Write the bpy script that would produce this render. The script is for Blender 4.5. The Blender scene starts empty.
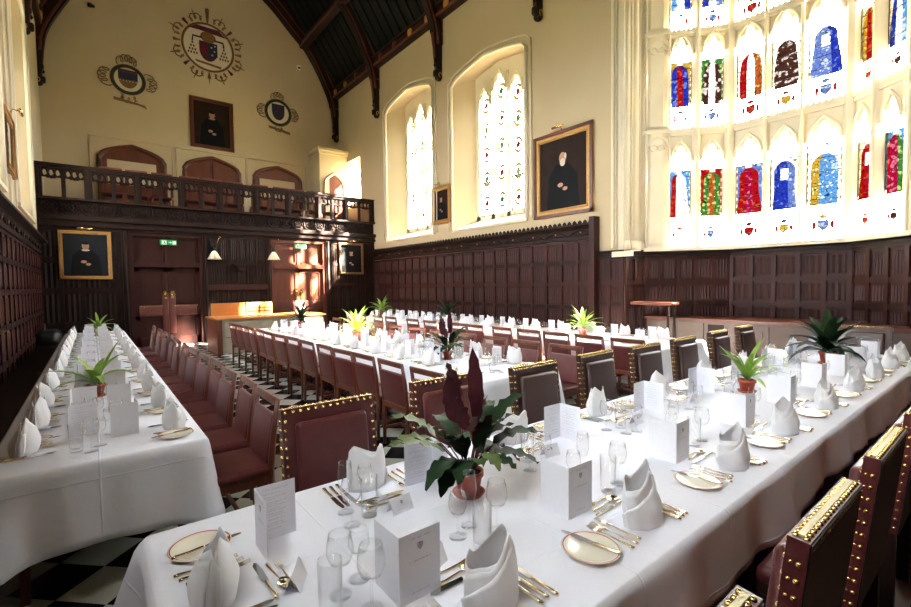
import bpy, math, random
from mathutils import Matrix, Vector
R = random.Random(7)
PI = math.pi
sc = bpy.context.scene
C = sc.collection
T0 = 0.752          # top of the table linen

# ------------------------------------------------------------------ materials
def new_mat(name):
    m = bpy.data.materials.new(name); m.use_nodes = True
    return m, m.node_tree, m.node_tree.nodes['Principled BSDF']
def mat(name, col, rough=0.5, metal=0.0, noise=0.0, scale=8.0, col2=None, bump=0.0, bscale=30.0, stretch=None, spec=0.5):
    m, nt, b = new_mat(name)
    b.inputs['Roughness'].default_value = rough
    b.inputs['Metallic'].default_value = metal
    b.inputs['Specular IOR Level'].default_value = spec
    col2 = col2 or tuple(c * 0.7 for c in col)
    tc = nt.nodes.new('ShaderNodeTexCoord'); mp = nt.nodes.new('ShaderNodeMapping')
    nt.links.new(tc.outputs['Object'], mp.inputs['Vector'])
    if stretch: mp.inputs['Scale'].default_value = stretch
    if noise > 0:
        n = nt.nodes.new('ShaderNodeTexNoise'); n.inputs['Scale'].default_value = scale; n.inputs['Detail'].default_value = 4
        r = nt.nodes.new('ShaderNodeValToRGB')
        r.color_ramp.elements[0].position = 0.5 - noise / 2; r.color_ramp.elements[1].position = 0.5 + noise / 2
        r.color_ramp.elements[0].color = (*col2, 1); r.color_ramp.elements[1].color = (*col, 1)
        nt.links.new(mp.outputs[0], n.inputs['Vector']); nt.links.new(n.outputs['Fac'], r.inputs[0]); nt.links.new(r.outputs[0], b.inputs['Base Color'])
    else:
        b.inputs['Base Color'].default_value = (*col, 1)
    if bump > 0:
        n2 = nt.nodes.new('ShaderNodeTexNoise'); n2.inputs['Scale'].default_value = bscale; n2.inputs['Detail'].default_value = 3
        bp = nt.nodes.new('ShaderNodeBump'); bp.inputs['Strength'].default_value = bump; bp.inputs['Distance'].default_value = 0.01
        nt.links.new(mp.outputs[0], n2.inputs['Vector']); nt.links.new(n2.outputs['Fac'], bp.inputs['Height']); nt.links.new(bp.outputs[0], b.inputs['Normal'])
    return m
PLASTER = mat('plaster', (0.59, 0.475, 0.295), 0.9, noise=0.9, scale=0.8, col2=(0.52, 0.405, 0.24), bump=0.1, bscale=6)
STONE = mat('stone', (0.80, 0.72, 0.54), 0.85, noise=0.8, scale=2.5, col2=(0.72, 0.63, 0.46), bump=0.15, bscale=25)
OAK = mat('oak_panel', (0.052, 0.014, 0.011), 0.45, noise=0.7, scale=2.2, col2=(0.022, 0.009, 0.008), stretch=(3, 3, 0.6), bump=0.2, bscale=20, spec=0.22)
OAKD = mat('dark_oak', (0.030, 0.0135, 0.010), 0.5, noise=0.6, scale=6, col2=(0.010, 0.006, 0.005), stretch=(1, 1, 0.4), bump=0.1, spec=0.16)
ROOF = mat('roof_board', (0.011, 0.011, 0.009), 0.8, noise=0.6, scale=4, col2=(0.005, 0.006, 0.005), spec=0.2)
BEAM = mat('beam_wood', (0.026, 0.012, 0.008), 0.55, noise=0.6, scale=4, col2=(0.010, 0.006, 0.005), spec=0.3)
GILT = mat('gilt', (0.62, 0.36, 0.10), 0.38, 0.25, noise=0.6, scale=30, col2=(0.40, 0.19, 0.05), bump=0.5, bscale=60)
BRAID = mat('gilt_braid', (0.62, 0.52, 0.28), 0.45, 0.3, bump=0.5, bscale=200)
BRASS = mat('brass', (0.85, 0.60, 0.22), 0.22, 1.0)
GOLDP = mat('gold_plate', (0.92, 0.86, 0.72), 0.2, 1.0, noise=0.5, scale=60, col2=(0.84, 0.68, 0.42))
STEEL = mat('steel_blade', (0.62, 0.62, 0.60), 0.16, 1.0)
CHW = mat('chair_wood', (0.17, 0.045, 0.022), 0.33, noise=0.6, scale=7, col2=(0.075, 0.018, 0.011), stretch=(2, 2, 0.5))
LEATH = mat('maroon_leather', (0.125, 0.027, 0.026), 0.34, noise=0.7, scale=9, col2=(0.075, 0.014, 0.016), bump=0.25, bscale=120)
LEATHSH = mat('shaded_leather', (0.060, 0.026, 0.020), 0.35, noise=0.7, scale=9, col2=(0.05, 0.016, 0.014), bump=0.2, bscale=120)  # maroon leather with shade put into its colour, for the further studded chairs
BLACKL = mat('black_leather', (0.012, 0.010, 0.010), 0.5, bump=0.2, bscale=100)
PLATE = mat('china', (0.86, 0.80, 0.66), 0.12, noise=0.4, scale=3, col2=(0.84, 0.78, 0.63))
REDRIM = mat('red_rim', (0.45, 0.02, 0.03), 0.2)
PAPER = mat('card_stock', (0.88, 0.88, 0.94), 0.8, noise=0.4, scale=40, col2=(0.86, 0.86, 0.92))
INK = mat('ink', (0.06, 0.05, 0.07), 0.8)
TERRA = mat('terracotta', (0.50, 0.085, 0.045), 0.5, noise=0.6, scale=20, col2=(0.42, 0.06, 0.03))
SOIL = mat('soil', (0.03, 0.018, 0.010), 0.95, bump=0.8, bscale=90)
LEAFG = mat('leaf_green', (0.16, 0.38, 0.035), 0.4, noise=0.7, scale=14, col2=(0.42, 0.55, 0.12), stretch=(3, 3, 1))
LEAFD = mat('leaf_dark', (0.022, 0.060, 0.018), 0.55, noise=0.8, scale=16, col2=(0.007, 0.016, 0.009), spec=0.2)
LEAFM = mat('leaf_mid', (0.16, 0.21, 0.05), 0.5, noise=0.7, scale=18, col2=(0.03, 0.07, 0.02))
LEAFP = mat('leaf_purple', (0.12, 0.026, 0.032), 0.5, noise=0.8, scale=18, col2=(0.035, 0.010, 0.018), spec=0.2)
REDFL = mat('red_bract', (0.55, 0.03, 0.03), 0.4)
CANVASD = mat('portrait_ground', (0.012, 0.009, 0.007), 0.6, noise=0.8, scale=3, col2=(0.035, 0.014, 0.009), spec=0.15)
CANVASB = mat('portrait_blue_ground', (0.008, 0.012, 0.018), 0.6, noise=0.8, scale=3, col2=(0.018, 0.018, 0.02), spec=0.15)
ROBE = mat('painted_robe', (0.005, 0.005, 0.006), 0.6, spec=0.15)
SKINP = mat('painted_skin', (0.50, 0.27, 0.15), 0.5, noise=0.6, scale=20, col2=(0.35, 0.17, 0.10))
WHITEB = mat('painted_white', (0.60, 0.52, 0.40), 0.5)
MAROONP = mat('painted_maroon', (0.10, 0.012, 0.035), 0.6)
NAVYP = mat('painted_navy', (0.015, 0.02, 0.055), 0.6)
GREENP = mat('painted_green', (0.018, 0.026, 0.016), 0.6)
OCHREP = mat('painted_ochre', (0.30, 0.15, 0.045), 0.6, noise=0.7, scale=12, col2=(0.12, 0.055, 0.022))
WHITEP = mat('painted_pale', (0.66, 0.58, 0.42), 0.7)
SIGNG = mat('sign_green', (0.02, 0.36, 0.10), 0.4)
SIGNW = mat('sign_white', (0.85, 0.9, 0.8), 0.4)
SHADE = mat('lamp_shade_cloth', (0.88, 0.80, 0.60), 0.8)
CREAMD = mat('cream_door', (0.42, 0.38, 0.29), 0.6, noise=0.6, scale=6, col2=(0.30, 0.26, 0.19))
COUNTD = mat('counter_door', (0.10, 0.068, 0.050), 0.5, noise=0.6, scale=6, col2=(0.12, 0.08, 0.06))
BROWND = mat('brown_door', (0.11, 0.065, 0.048), 0.5, noise=0.6, scale=6, col2=(0.075, 0.042, 0.032))
PINE = mat('orange_pine', (0.66, 0.28, 0.07), 0.4, noise=0.7, scale=5, col2=(0.50, 0.18, 0.04), stretch=(0.6, 3, 3))
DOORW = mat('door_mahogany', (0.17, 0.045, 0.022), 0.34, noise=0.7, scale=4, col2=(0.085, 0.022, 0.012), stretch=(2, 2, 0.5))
STRAP = mat('padded_strap', (0.115, 0.032, 0.025), 0.4, bump=0.2)
LEAD = mat('lead', (0.03, 0.03, 0.03), 0.6)
FLOORW = mat('floor_boards', (0.12, 0.05, 0.03), 0.4, noise=0.7, scale=5, col2=(0.06, 0.025, 0.016), stretch=(0.5, 4, 1))
LEDM = mat('black_metal', (0.02, 0.02, 0.02), 0.4, 0.6)

def linen_mat():
    m, nt, b = new_mat('linen')
    b.inputs['Base Color'].default_value = (0.85, 0.85, 0.92, 1); b.inputs['Roughness'].default_value = 0.9
    b.inputs['Specular IOR Level'].default_value = 0.2
    uv = nt.nodes.new('ShaderNodeUVMap')
    br = nt.nodes.new('ShaderNodeTexBrick'); br.offset = 0; br.inputs['Scale'].default_value = 1.0
    br.inputs['Mortar Size'].default_value = 0.006; br.inputs['Mortar Smooth'].default_value = 0.6
    br.inputs['Brick Width'].default_value = 0.68; br.inputs['Row Height'].default_value = 0.52
    no = nt.nodes.new('ShaderNodeTexNoise'); no.inputs['Scale'].default_value = 5; no.inputs['Detail'].default_value = 5; no.inputs['Distortion'].default_value = 1.0
    ad = nt.nodes.new('ShaderNodeMath'); ad.operation = 'MULTIPLY_ADD'; ad.inputs[1].default_value = 0.5
    nt.links.new(uv.outputs[0], br.inputs['Vector']); nt.links.new(uv.outputs[0], no.inputs['Vector'])
    nt.links.new(br.outputs['Fac'], ad.inputs[0]); nt.links.new(no.outputs['Fac'], ad.inputs[2])
    bp = nt.nodes.new('ShaderNodeBump'); bp.inputs['Strength'].default_value = 0.4; bp.inputs['Distance'].default_value = 0.012
    nt.links.new(ad.outputs[0], bp.inputs['Height']); nt.links.new(bp.outputs[0], b.inputs['Normal'])
    return m
LINEN = linen_mat()
NAPK = mat('napkin_linen', (0.90, 0.89, 0.90), 0.9, noise=0.5, scale=6, col2=(0.87, 0.86, 0.88), bump=0.35, bscale=14, spec=0.2)

def tile_mat():
    m, nt, b = new_mat('chequer_tiles')
    tc = nt.nodes.new('ShaderNodeTexCoord'); mp = nt.nodes.new('ShaderNodeMapping')
    mp.inputs['Rotation'].default_value = (0, 0, math.radians(45))
    ck = nt.nodes.new('ShaderNodeTexChecker'); ck.inputs['Scale'].default_value = 1 / 0.31
    ck.inputs['Color1'].default_value = (0.55, 0.53, 0.46, 1); ck.inputs['Color2'].default_value = (0.012, 0.012, 0.014, 1)
    no = nt.nodes.new('ShaderNodeTexNoise'); no.inputs['Scale'].default_value = 3
    mx = nt.nodes.new('ShaderNodeMix'); mx.data_type = 'RGBA'; mx.blend_type = 'MULTIPLY'; mx.inputs[0].default_value = 0.35
    nt.links.new(tc.outputs['Object'], mp.inputs['Vector']); nt.links.new(mp.outputs[0], ck.inputs['Vector'])
    nt.links.new(ck.outputs['Color'], mx.inputs[6]); nt.links.new(no.outputs['Color'], mx.inputs[7])
    nt.links.new(mx.outputs[2], b.inputs['Base Color']); b.inputs['Roughness'].default_value = 0.22
    return m
TILES = tile_mat()

def glassware_mat():
    m = bpy.data.materials.new('glassware'); m.use_nodes = True; nt = m.node_tree; nt.nodes.clear()
    o = nt.nodes.new('ShaderNodeOutputMaterial'); mx = nt.nodes.new('ShaderNodeMixShader')
    t = nt.nodes.new('ShaderNodeBsdfTransparent'); t.inputs['Color'].default_value = (0.995, 0.996, 0.995, 1)
    g = nt.nodes.new('ShaderNodeBsdfGlossy'); g.inputs['Roughness'].default_value = 0.03
    lw = nt.nodes.new('ShaderNodeLayerWeight'); lw.inputs['Blend'].default_value = 0.5
    pw = nt.nodes.new('ShaderNodeMath'); pw.operation = 'POWER'; pw.inputs[1].default_value = 4.5
    nt.links.new(lw.outputs['Facing'], pw.inputs[0])
    mu = nt.nodes.new('ShaderNodeMath'); mu.operation = 'MULTIPLY_ADD'; mu.inputs[1].default_value = 0.75; mu.inputs[2].default_value = 0.035
    nt.links.new(pw.outputs[0], mu.inputs[0]); nt.links.new(mu.outputs[0], mx.inputs[0])
    nt.links.new(t.outputs[0], mx.inputs[1]); nt.links.new(g.outputs[0], mx.inputs[2]); nt.links.new(mx.outputs[0], o.inputs[0])
    return m
GLASS = glassware_mat()
def window_glass(name, col, vary=0.0, rgb=(0.2, 0.2, 0.5)):
    m = bpy.data.materials.new('window_glass_' + name); m.use_nodes = True; nt = m.node_tree; nt.nodes.clear()
    o = nt.nodes.new('ShaderNodeOutputMaterial'); t = nt.nodes.new('ShaderNodeBsdfTransparent')
    t.inputs['Color'].default_value = (*col, 1)
    if vary:
        tc = nt.nodes.new('ShaderNodeTexCoord'); v = nt.nodes.new('ShaderNodeTexVoronoi'); v.inputs['Scale'].default_value = 17
        ve = nt.nodes.new('ShaderNodeTexVoronoi'); ve.feature = 'DISTANCE_TO_EDGE'; ve.inputs['Scale'].default_value = 17
        gt = nt.nodes.new('ShaderNodeMath'); gt.operation = 'GREATER_THAN'; gt.inputs[1].default_value = 0.045
        mxx = nt.nodes.new('ShaderNodeMix'); mxx.data_type = 'RGBA'; mxx.inputs[6].default_value = (*[c*0.12 for c in col], 1)
        nt.links.new(tc.outputs['Object'], ve.inputs['Vector']); nt.links.new(ve.outputs['Distance'], gt.inputs[0]); nt.links.new(gt.outputs[0], mxx.inputs[0])
        r = nt.nodes.new('ShaderNodeValToRGB'); r.color_ramp.interpolation = 'CONSTANT'
        r.color_ramp.elements[0].color = (*col, 1); r.color_ramp.elements[1].color = (*rgb, 1); r.color_ramp.elements[1].position = 1 - vary
        sx = nt.nodes.new('ShaderNodeSeparateColor')
        nt.links.new(tc.outputs['Object'], v.inputs['Vector']); nt.links.new(v.outputs['Color'], sx.inputs[0])
        nt.links.new(sx.outputs[0], r.inputs[0]); nt.links.new(r.outputs[0], mxx.inputs[7]); nt.links.new(mxx.outputs[2], t.inputs['Color'])
    nt.links.new(t.outputs[0], o.inputs[0])
    return m
def stained(name, rgb, vary=0.0, rgb2=(200, 200, 200), k=38.0):
    # transmission that shows as the given colour against the bright sky
    lin = lambda c: tuple(((v/255)**2.2)/k for v in c)
    return window_glass(name, lin(rgb), vary, lin(rgb2))
WG = {
 'clear': window_glass('clear', (0.97, 0.97, 0.93)), 'milk': window_glass('milk', (0.80, 0.78, 0.66)),
 'blue': stained('blue', (45, 60, 175), 0.3, (110, 130, 215)), 'pale': stained('pale', (115, 135, 205), 0.35, (205, 215, 245)),
 'red': stained('red', (190, 25, 30), 0.25, (225, 80, 40)), 'crimson': stained('crimson', (185, 20, 60), 0.3, (235, 110, 130)),
 'gold': stained('gold', (225, 170, 50), 0.35, (250, 225, 130)), 'green': stained('green', (70, 135, 60), 0.35, (190, 215, 110)),
 'brown': stained('brown', (85, 50, 38), 0.3, (235, 215, 195)), 'orange': stained('orange', (205, 95, 40), 0.3, (240, 190, 110)),
 'sky': stained('sky', (105, 165, 225), 0.3, (210, 235, 250)), 'flesh': stained('flesh', (255, 240, 222), k=28.0),
 'line': LEAD, 'white': stained('white', (255, 252, 235), 0.2, (240, 215, 170), 16.0),
}

# ------------------------------------------------------------------ mesh builder
class MB:
    def __init__(s):
        s.v = []; s.f = []; s.m = []; s.mats = []; s.sm = []; s.uv = {}
        s.M = None
    def mi(s, m):
        if m not in s.mats: s.mats.append(m)
        return s.mats.index(m)
    def add(s, vs, fs, m, smooth=False, M=None):
        b = len(s.v); k = s.mi(m)
        for p in vs:
            p = Vector(p)
            if M is not None: p = M @ p
            if s.M is not None: p = s.M @ p
            s.v.append(tuple(p))
        for f in fs:
            s.f.append(tuple(b + i for i in f)); s.m.append(k); s.sm.append(smooth)
        return s
    def box(s, x0, x1, y0, y1, z0, z1, m, M=None):
        return s.add([(x0,y0,z0),(x1,y0,z0),(x1,y1,z0),(x0,y1,z0),(x0,y0,z1),(x1,y0,z1),(x1,y1,z1),(x0,y1,z1)],
              [(0,3,2,1),(4,5,6,7),(0,1,5,4),(1,2,6,5),(2,3,7,6),(3,0,4,7)], m, False, M)
    def rbox(s, x0, x1, y0, y1, z0, z1, m, r=0.02, M=None):
        # box with rounded corners: a cushion or pad
        vs = []; fs = []
        n = 4
        cx, cy, cz = (x0+x1)/2, (y0+y1)/2, (z0+z1)/2; hx, hy, hz = (x1-x0)/2, (y1-y0)/2, (z1-z0)/2
        r = min(r, hx, hy, hz)
        rings = []
        prof = [(-hz, 0.0)] + [(-hz + r - r*math.cos(a), r*math.sin(a)) for a in (PI/8, PI/4, 3*PI/8, PI/2)]
        prof = prof[:1] + prof[1:] + [(-z, o) for z, o in reversed(prof[1:])] + [(hz, 0.0)]
        for (z, o) in prof:
            ring = []
            ex, ey = hx - r + o, hy - r + o
            rr = max(o, 1e-4)
            for qx, qy, a0 in ((1,1,0),(-1,1,PI/2),(-1,-1,PI),(1,-1,3*PI/2)):
                for k in range(n):
                    a = a0 + k * PI/2/(n-1)
                    ring.append((cx + qx*(hx-r) + rr*math.cos(a), cy + qy*(hy-r) + rr*math.sin(a), cz + z))
            rings.append(ring)
        N = 4*n
        for ring in rings: vs += ring
        for i in range(len(rings)-1):
            for j in range(N):
                fs.append((i*N+j, i*N+(j+1)%N, (i+1)*N+(j+1)%N, (i+1)*N+j))
        fs.append(tuple(range(N-1, -1, -1))); fs.append(tuple((len(rings)-1)*N + j for j in range(N)))
        return s.add(vs, fs, m, True, M)
    def tube(s, pts, r, m, n=8, closed=False, M=None, caps=True):
        pts = [Vector(p) for p in pts]; L = len(pts); vs = []; fs = []
        rs = r if isinstance(r, (list, tuple)) else [r]*L
        up = Vector((0.13, 0.07, 1)).normalized()
        for i, p in enumerate(pts):
            a = pts[(i-1) % L] if (i > 0 or closed) else p
            b = pts[(i+1) % L] if (i < L-1 or closed) else p
            d = (b-a).normalized() if (b-a).length > 1e-9 else Vector((0,0,1))
            u = d.cross(up)
            if u.length < 1e-3: u = d.cross(Vector((1,0,0)))
            u.normalize(); w = d.cross(u).normalized()
            for k in range(n):
                t = 2*PI*k/n
                vs.append(p + (u*math.cos(t) + w*math.sin(t))*rs[i])
        for i in range(L if closed else L-1):
            for k in range(n):
                fs.append((i*n+k, i*n+(k+1)%n, ((i+1)%L)*n+(k+1)%n, ((i+1)%L)*n+k))
        if not closed and caps:
            fs.append(tuple(range(n-1,-1,-1))); fs.append(tuple((L-1)*n+k for k in range(n)))
        return s.add(vs, fs, m, True, M)
    def lathe(s, prof, m, n=20, M=None, smooth=True):
        vs = []; fs = []
        for (r, z) in prof:
            for k in range(n):
                t = 2*PI*k/n; vs.append((r*math.cos(t), r*math.sin(t), z))
        for i in range(len(prof)-1):
            for k in range(n):
                fs.append((i*n+k, i*n+(k+1)%n, (i+1)*n+(k+1)%n, (i+1)*n+k))
        return s.add(vs, fs, m, smooth, M)
    def prism(s, poly, d0, d1, m, M=None):
        # polygon in local (x,z), extruded along y from d0 to d1
        n = len(poly)
        vs = [(x, d0, z) for x, z in poly] + [(x, d1, z) for x, z in poly]
        fs = [tuple(range(n)), tuple(range(2*n-1, n-1, -1))] + [(i, n+i, n+(i+1)%n, (i+1)%n) for i in range(n)]
        return s.add(vs, fs, m, False, M)
    def disc(s, cx, cz, r, y, m, n=14, rz=None, M=None):
        rz = rz or r
        return s.add([(cx + r*math.cos(2*PI*k/n), y, cz + rz*math.sin(2*PI*k/n)) for k in range(n)], [tuple(range(n))], m, False, M)
    def dome(s, c, r, m, axis=(0,0,1), n=8, M=None):
        a = Vector(axis).normalized(); q = a.to_track_quat('Z', 'Y').to_matrix().to_4x4(); Mx = Matrix.Translation(c) @ q
        if M is not None: Mx = M @ Mx
        return s.lathe([(r, 0), (r*0.8, r*0.45), (r*0.45, r*0.72), (0.0001, r*0.8)], m, n, Mx)
    def build(s, name, parent=None, loc=None, link=True):
        me = bpy.data.meshes.new(name); me.from_pydata(s.v, [], s.f)
        for m in s.mats: me.materials.append(m)
        me.polygons.foreach_set('material_index', s.m); me.polygons.foreach_set('use_smooth', s.sm)
        me.update()
        o = bpy.data.objects.new(name, me)
        if link: C.objects.link(o)
        if parent is not None: o.parent = parent
        if loc: o.location = loc
        return o
def frame(origin, udir):
    # local x along udir (plan), local y = inward normal (left of udir), z up
    u = Vector((udir[0], udir[1], 0)).normalized(); n = Vector((-u.y, u.x, 0))
    return Matrix(((u.x, n.x, 0, origin[0]), (u.y, n.y, 0, origin[1]), (0, 0, 1, origin[2] if len(origin) > 2 else 0), (0, 0, 0, 1)))
def thing(name, label, cat, loc=(0,0,0), rz=0, group=None):
    o = bpy.data.objects.new(name, None); C.objects.link(o); o.empty_display_size = 0.1
    o.location = loc; o.rotation_euler = (0, 0, rz)
    return tag(o, label, cat, group)
def tag(o, label, cat, group=None):
    o['label'] = label; o['category'] = cat
    if group: o['group'] = group
    return o
def struct(o, label=None):
    o['kind'] = 'structure'
    if label: o['label'] = label
    return o
def sempty(name, label, loc=(0,0,0)):
    o = bpy.data.objects.new(name, None); C.objects.link(o); o.location = loc
    return struct(o, label)
def dup(o, parent=None):
    c = o.copy(); C.objects.link(c)
    if parent is not None: c.parent = parent
    for ch in KIDS.get(o.name, []):
        d = dup(ch, c)
        KIDS.setdefault(c.name, []).append(d)
    return c
KIDS = {}
def regkids():
    for o in bpy.data.objects:
        if o.parent is not None:
            l = KIDS.setdefault(o.parent.name, [])
            if o not in l: l.append(o)
class Proto:
    """first call uses the prototype itself, later calls copy it with its parts"""
    def __init__(s, o): s.o = o; s.used = False; regkids()
    def place(s, loc, rz, label, group=None, rx=0, ry=0):
        o = s.o if not s.used else dup(s.o)
        s.used = True
        o.location = loc; o.rotation_euler = (rx, ry, rz); o['label'] = label
        if group: o['group'] = group
        return o
ORD = 'first second third fourth fifth sixth seventh eighth ninth tenth eleventh twelfth thirteenth fourteenth fifteenth sixteenth seventeenth eighteenth'.split()

# ------------------------------------------------------------------ architecture constants
XL, XR, YB, YS, YG = -1.05, 8.65, -3.2, 16.0, 19.2
XC = 3.75
ZP = 9.85           # wall plate
BAY = [(8.65, 5.29), (9.2, 5.17), (10.25, 3.87), (10.25, 1.95), (9.2, 0.66), (8.65, 0.54)]
BTOP = 9.3

def wall_cells(mb, u0, u1, z0, z1, holes, th, m, M):
    """wall in local (x,z) with rectangular holes (x0,x1,za,zb); thickness from y=0 to y=-th"""
    us = sorted({u0, u1, *[h[0] for h in holes], *[h[1] for h in holes]}); zs = sorted({z0, z1, *[h[2] for h in holes], *[h[3] for h in holes]})
    for a, b in zip(us, us[1:]):
        run = None
        for c, d in zip(zs, zs[1:]):
            solid = not any(h[0] <= a and h[1] >= b and h[2] <= c and h[3] >= d for h in holes)
            if solid: run = (run[0], d) if run else (c, d)
            else:
                if run: mb.box(a, b, -th, 0, run[0], run[1], m, M)
                run = None
        if run: mb.box(a, b, -th, 0, run[0], run[1], m, M)
def arch_fill(mb, x0, x1, fn, ztop, y0, y1, m, M, n=24):
    """solid between the curve z=fn(t), t in 0..1, and ztop"""
    xs = [x0 + (x1-x0)*i/n for i in range(n+1)]; zz = [min(fn(i/n), ztop-0.002) for i in range(n+1)]
    vs = []; fs = []
    for x, z in zip(xs, zz): vs += [(x, y0, z), (x, y1, z), (x, y0, ztop), (x, y1, ztop)]
    for i in range(n):
        a = 4*i; b = a+4
        fs += [(a, b, b+2, a+2), (a+1, a+3, b+3, b+1), (a, a+1, b+1, b)]
    mb.add(vs, fs, m, False, M)
def four_centred(z0, zp):
    def f(t):
        u = abs(2*t-1)
        return z0 + (zp-z0)*(0.55*(1-u) + 0.45*math.sqrt(max(0, 1-u**4)))
    return f
def cusped(z0, zp):
    """light head with round shoulders and a round centre lobe"""
    h = zp - z0
    def f(t):
        u = abs(2*t-1)
        if u < 0.34: return z0 + h*(0.62 + 0.38*math.sqrt(max(0, 1-(u/0.34)**2)))
        if u < 0.42: return z0 + h*0.52
        return z0 + h*(0.12 + 0.50*math.sqrt(max(0, 1-((u-0.58)/0.42)**2))) if u > 0.58 else z0 + h*0.62
    return f

# ------------------------------------------------------------------ floor, ceiling and walls
mb = MB(); mb.box(XL-0.3, 11.2, 2.34, YG+0.3, -0.12, 0, TILES); struct(mb.build('floor'), 'black and white chequered stone floor laid diagonally')
mb = MB(); mb.box(XL-0.3, 11.2, YB-0.3, 2.34, -0.12, 0, FLOORW); struct(mb.build('floor'), 'dark polished wood floor under the front table')

# windows on the side walls: (y0, y1, sill, spring, peak)
WR = [(11.95, 14.9, 3.35, 7.9, 8.35), (7.97, 10.98, 3.33, 7.55, 7.95)]
WS = (17.0, 18.35, 5.1, 6.9)
WL = [(11.95, 14.9, 3.35, 7.9, 8.35), (7.4, 10.2, 3.33, 7.55, 7.95), (4.1, 6.4, 3.33, 7.55, 7.95), (-0.3, 3.1, 3.33, 7.55, 7.95)]  # last one is out of view, placed and widened to brighten the front table
MR = frame((XR, YB, 0), (0, 1))       # right wall: local x = Y-YB, inward (+y local) = -X
ML = frame((XL, YG, 0), (0, -1))      # left wall: local x = YG-Y, inward = +X
mb = MB()
holes = [(y0-YB, y1-YB, s, p) for y0, y1, s, sp, p in WR] + [(WS[0]-YB, WS[1]-YB, WS[2], WS[3]), (0.54-YB, 5.29-YB, 0, BTOP)]
wall_cells(mb, 0, YG-YB, 0, ZP, holes, 0.75, PLASTER, MR)
for y0, y1, s, sp, p in WR: arch_fill(mb, y0-YB, y1-YB, four_centred(sp, p), p+0.001, -0.75, 0, PLASTER, MR)
struct(mb.build('wall_right'), 'cream plaster wall with deep arched window recesses')
mb = MB()
holes = [(YG-y1, YG-y0, s, p) for y0, y1, s, sp, p in WL]
wall_cells(mb, 0, YG-YB, 0, ZP, holes, 0.75, PLASTER, ML)
for y0, y1, s, sp, p in WL: arch_fill(mb, YG-y1, YG-y0, four_centred(sp, p), p+0.001, -0.75, 0, PLASTER, ML)
struct(mb.build('wall_left'), 'cream plaster wall seen at a steep angle')
SL = 1.5; ZR = ZP + (XR-XC)*SL
mb = MB(); mb.prism([(XL-0.4, 0), (XR+0.4, 0), (XR+0.4, ZP-0.4), (XC, ZR), (XL-0.4, ZP-0.4)], YG, YG+0.4, PLASTER)
struct(mb.build('wall_back'), 'cream gable wall above the gallery, painted with coats of arms')
mb = MB(); mb.prism([(XL-0.75, 0), (XR+0.75, 0), (XR+0.75, ZP-0.4), (XC, ZR), (XL-0.75, ZP-0.4)], YB-0.4, YB, PLASTER)
struct(mb.build('wall_front'), 'cream end wall behind the viewpoint')
mb = MB(); mb.box(XL, XR, YB, YB+0.08, 0, 4.2, OAKD); struct(mb.build('trim_26'), 'dark panelling added on the unseen end wall to cut bounce light')  # unseen, added dark so that less light bounces onto the near drape

# roof boarding with rafters; trusses
mb = MB()
for sgn in (1, -1):
    xe = XC + sgn*(XR-XC+0.75); ze = ZP - 0.75*SL
    a = (xe, ze+0.12); b = (XC, ZR+0.12)
    mb.prism([a, b, (b[0], b[1]+0.25), (a[0]+sgn*0.1, a[1]+0.3)], YB-0.3, YG+0.3, ROOF)
struct(mb.build('ceiling'), 'steep dark boarded timber roof')
ROOT = mb
mb = MB()
y = YB + 0.3
while y < YG:
    for sgn in (1, -1):
        a = Vector((XC + sgn*(XR-XC), 0, ZP)); b = Vector((XC, 0, ZR))
        d = 0.1
        mb.prism([(a.x, a.z-0.02), (b.x, b.z-0.02), (b.x, b.z+0.13), (a.x, a.z+0.13)], y-0.035, y+0.035, ROOF)
    y += 0.42
struct(mb.build('trim_1'), 'dark rafters of the timber roof')
def arch_pts(off=0.0, n=18):
    base = [(8.36, 8.0), (8.35, 9.3), (7.98, 10.28), (7.36, 11.35), (6.74, 11.95), (5.62, 12.96), (3.75, 13.9)]
    pts = []
    for i in range(len(base)-1):
        p0 = base[max(i-1, 0)]; p1 = base[i]; p2 = base[i+1]; p3 = base[min(i+2, len(base)-1)]
        for k in range(4):
            t = k/4
            pts.append(tuple(0.5*((2*p1[j]) + (-p0[j]+p2[j])*t + (2*p0[j]-5*p1[j]+4*p2[j]-p3[j])*t*t + (-p0[j]+3*p1[j]-3*p2[j]+p3[j])*t**3) for j in (0, 1)))
    pts.append(base[-1])
    return pts
AP = arch_pts()
def offset_pts(pts, d):
    out = []
    for i, p in enumerate(pts):
        a = pts[max(i-1, 0)]; b = pts[min(i+1, len(pts)-1)]
        tx, tz = b[0]-a[0], b[1]-a[1]; L = math.hypot(tx, tz) or 1
        x, z = p[0] + d*tz/L, p[1] - d*tx/L
        out.append((min(x, XR-0.002), z))
    return out
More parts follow.
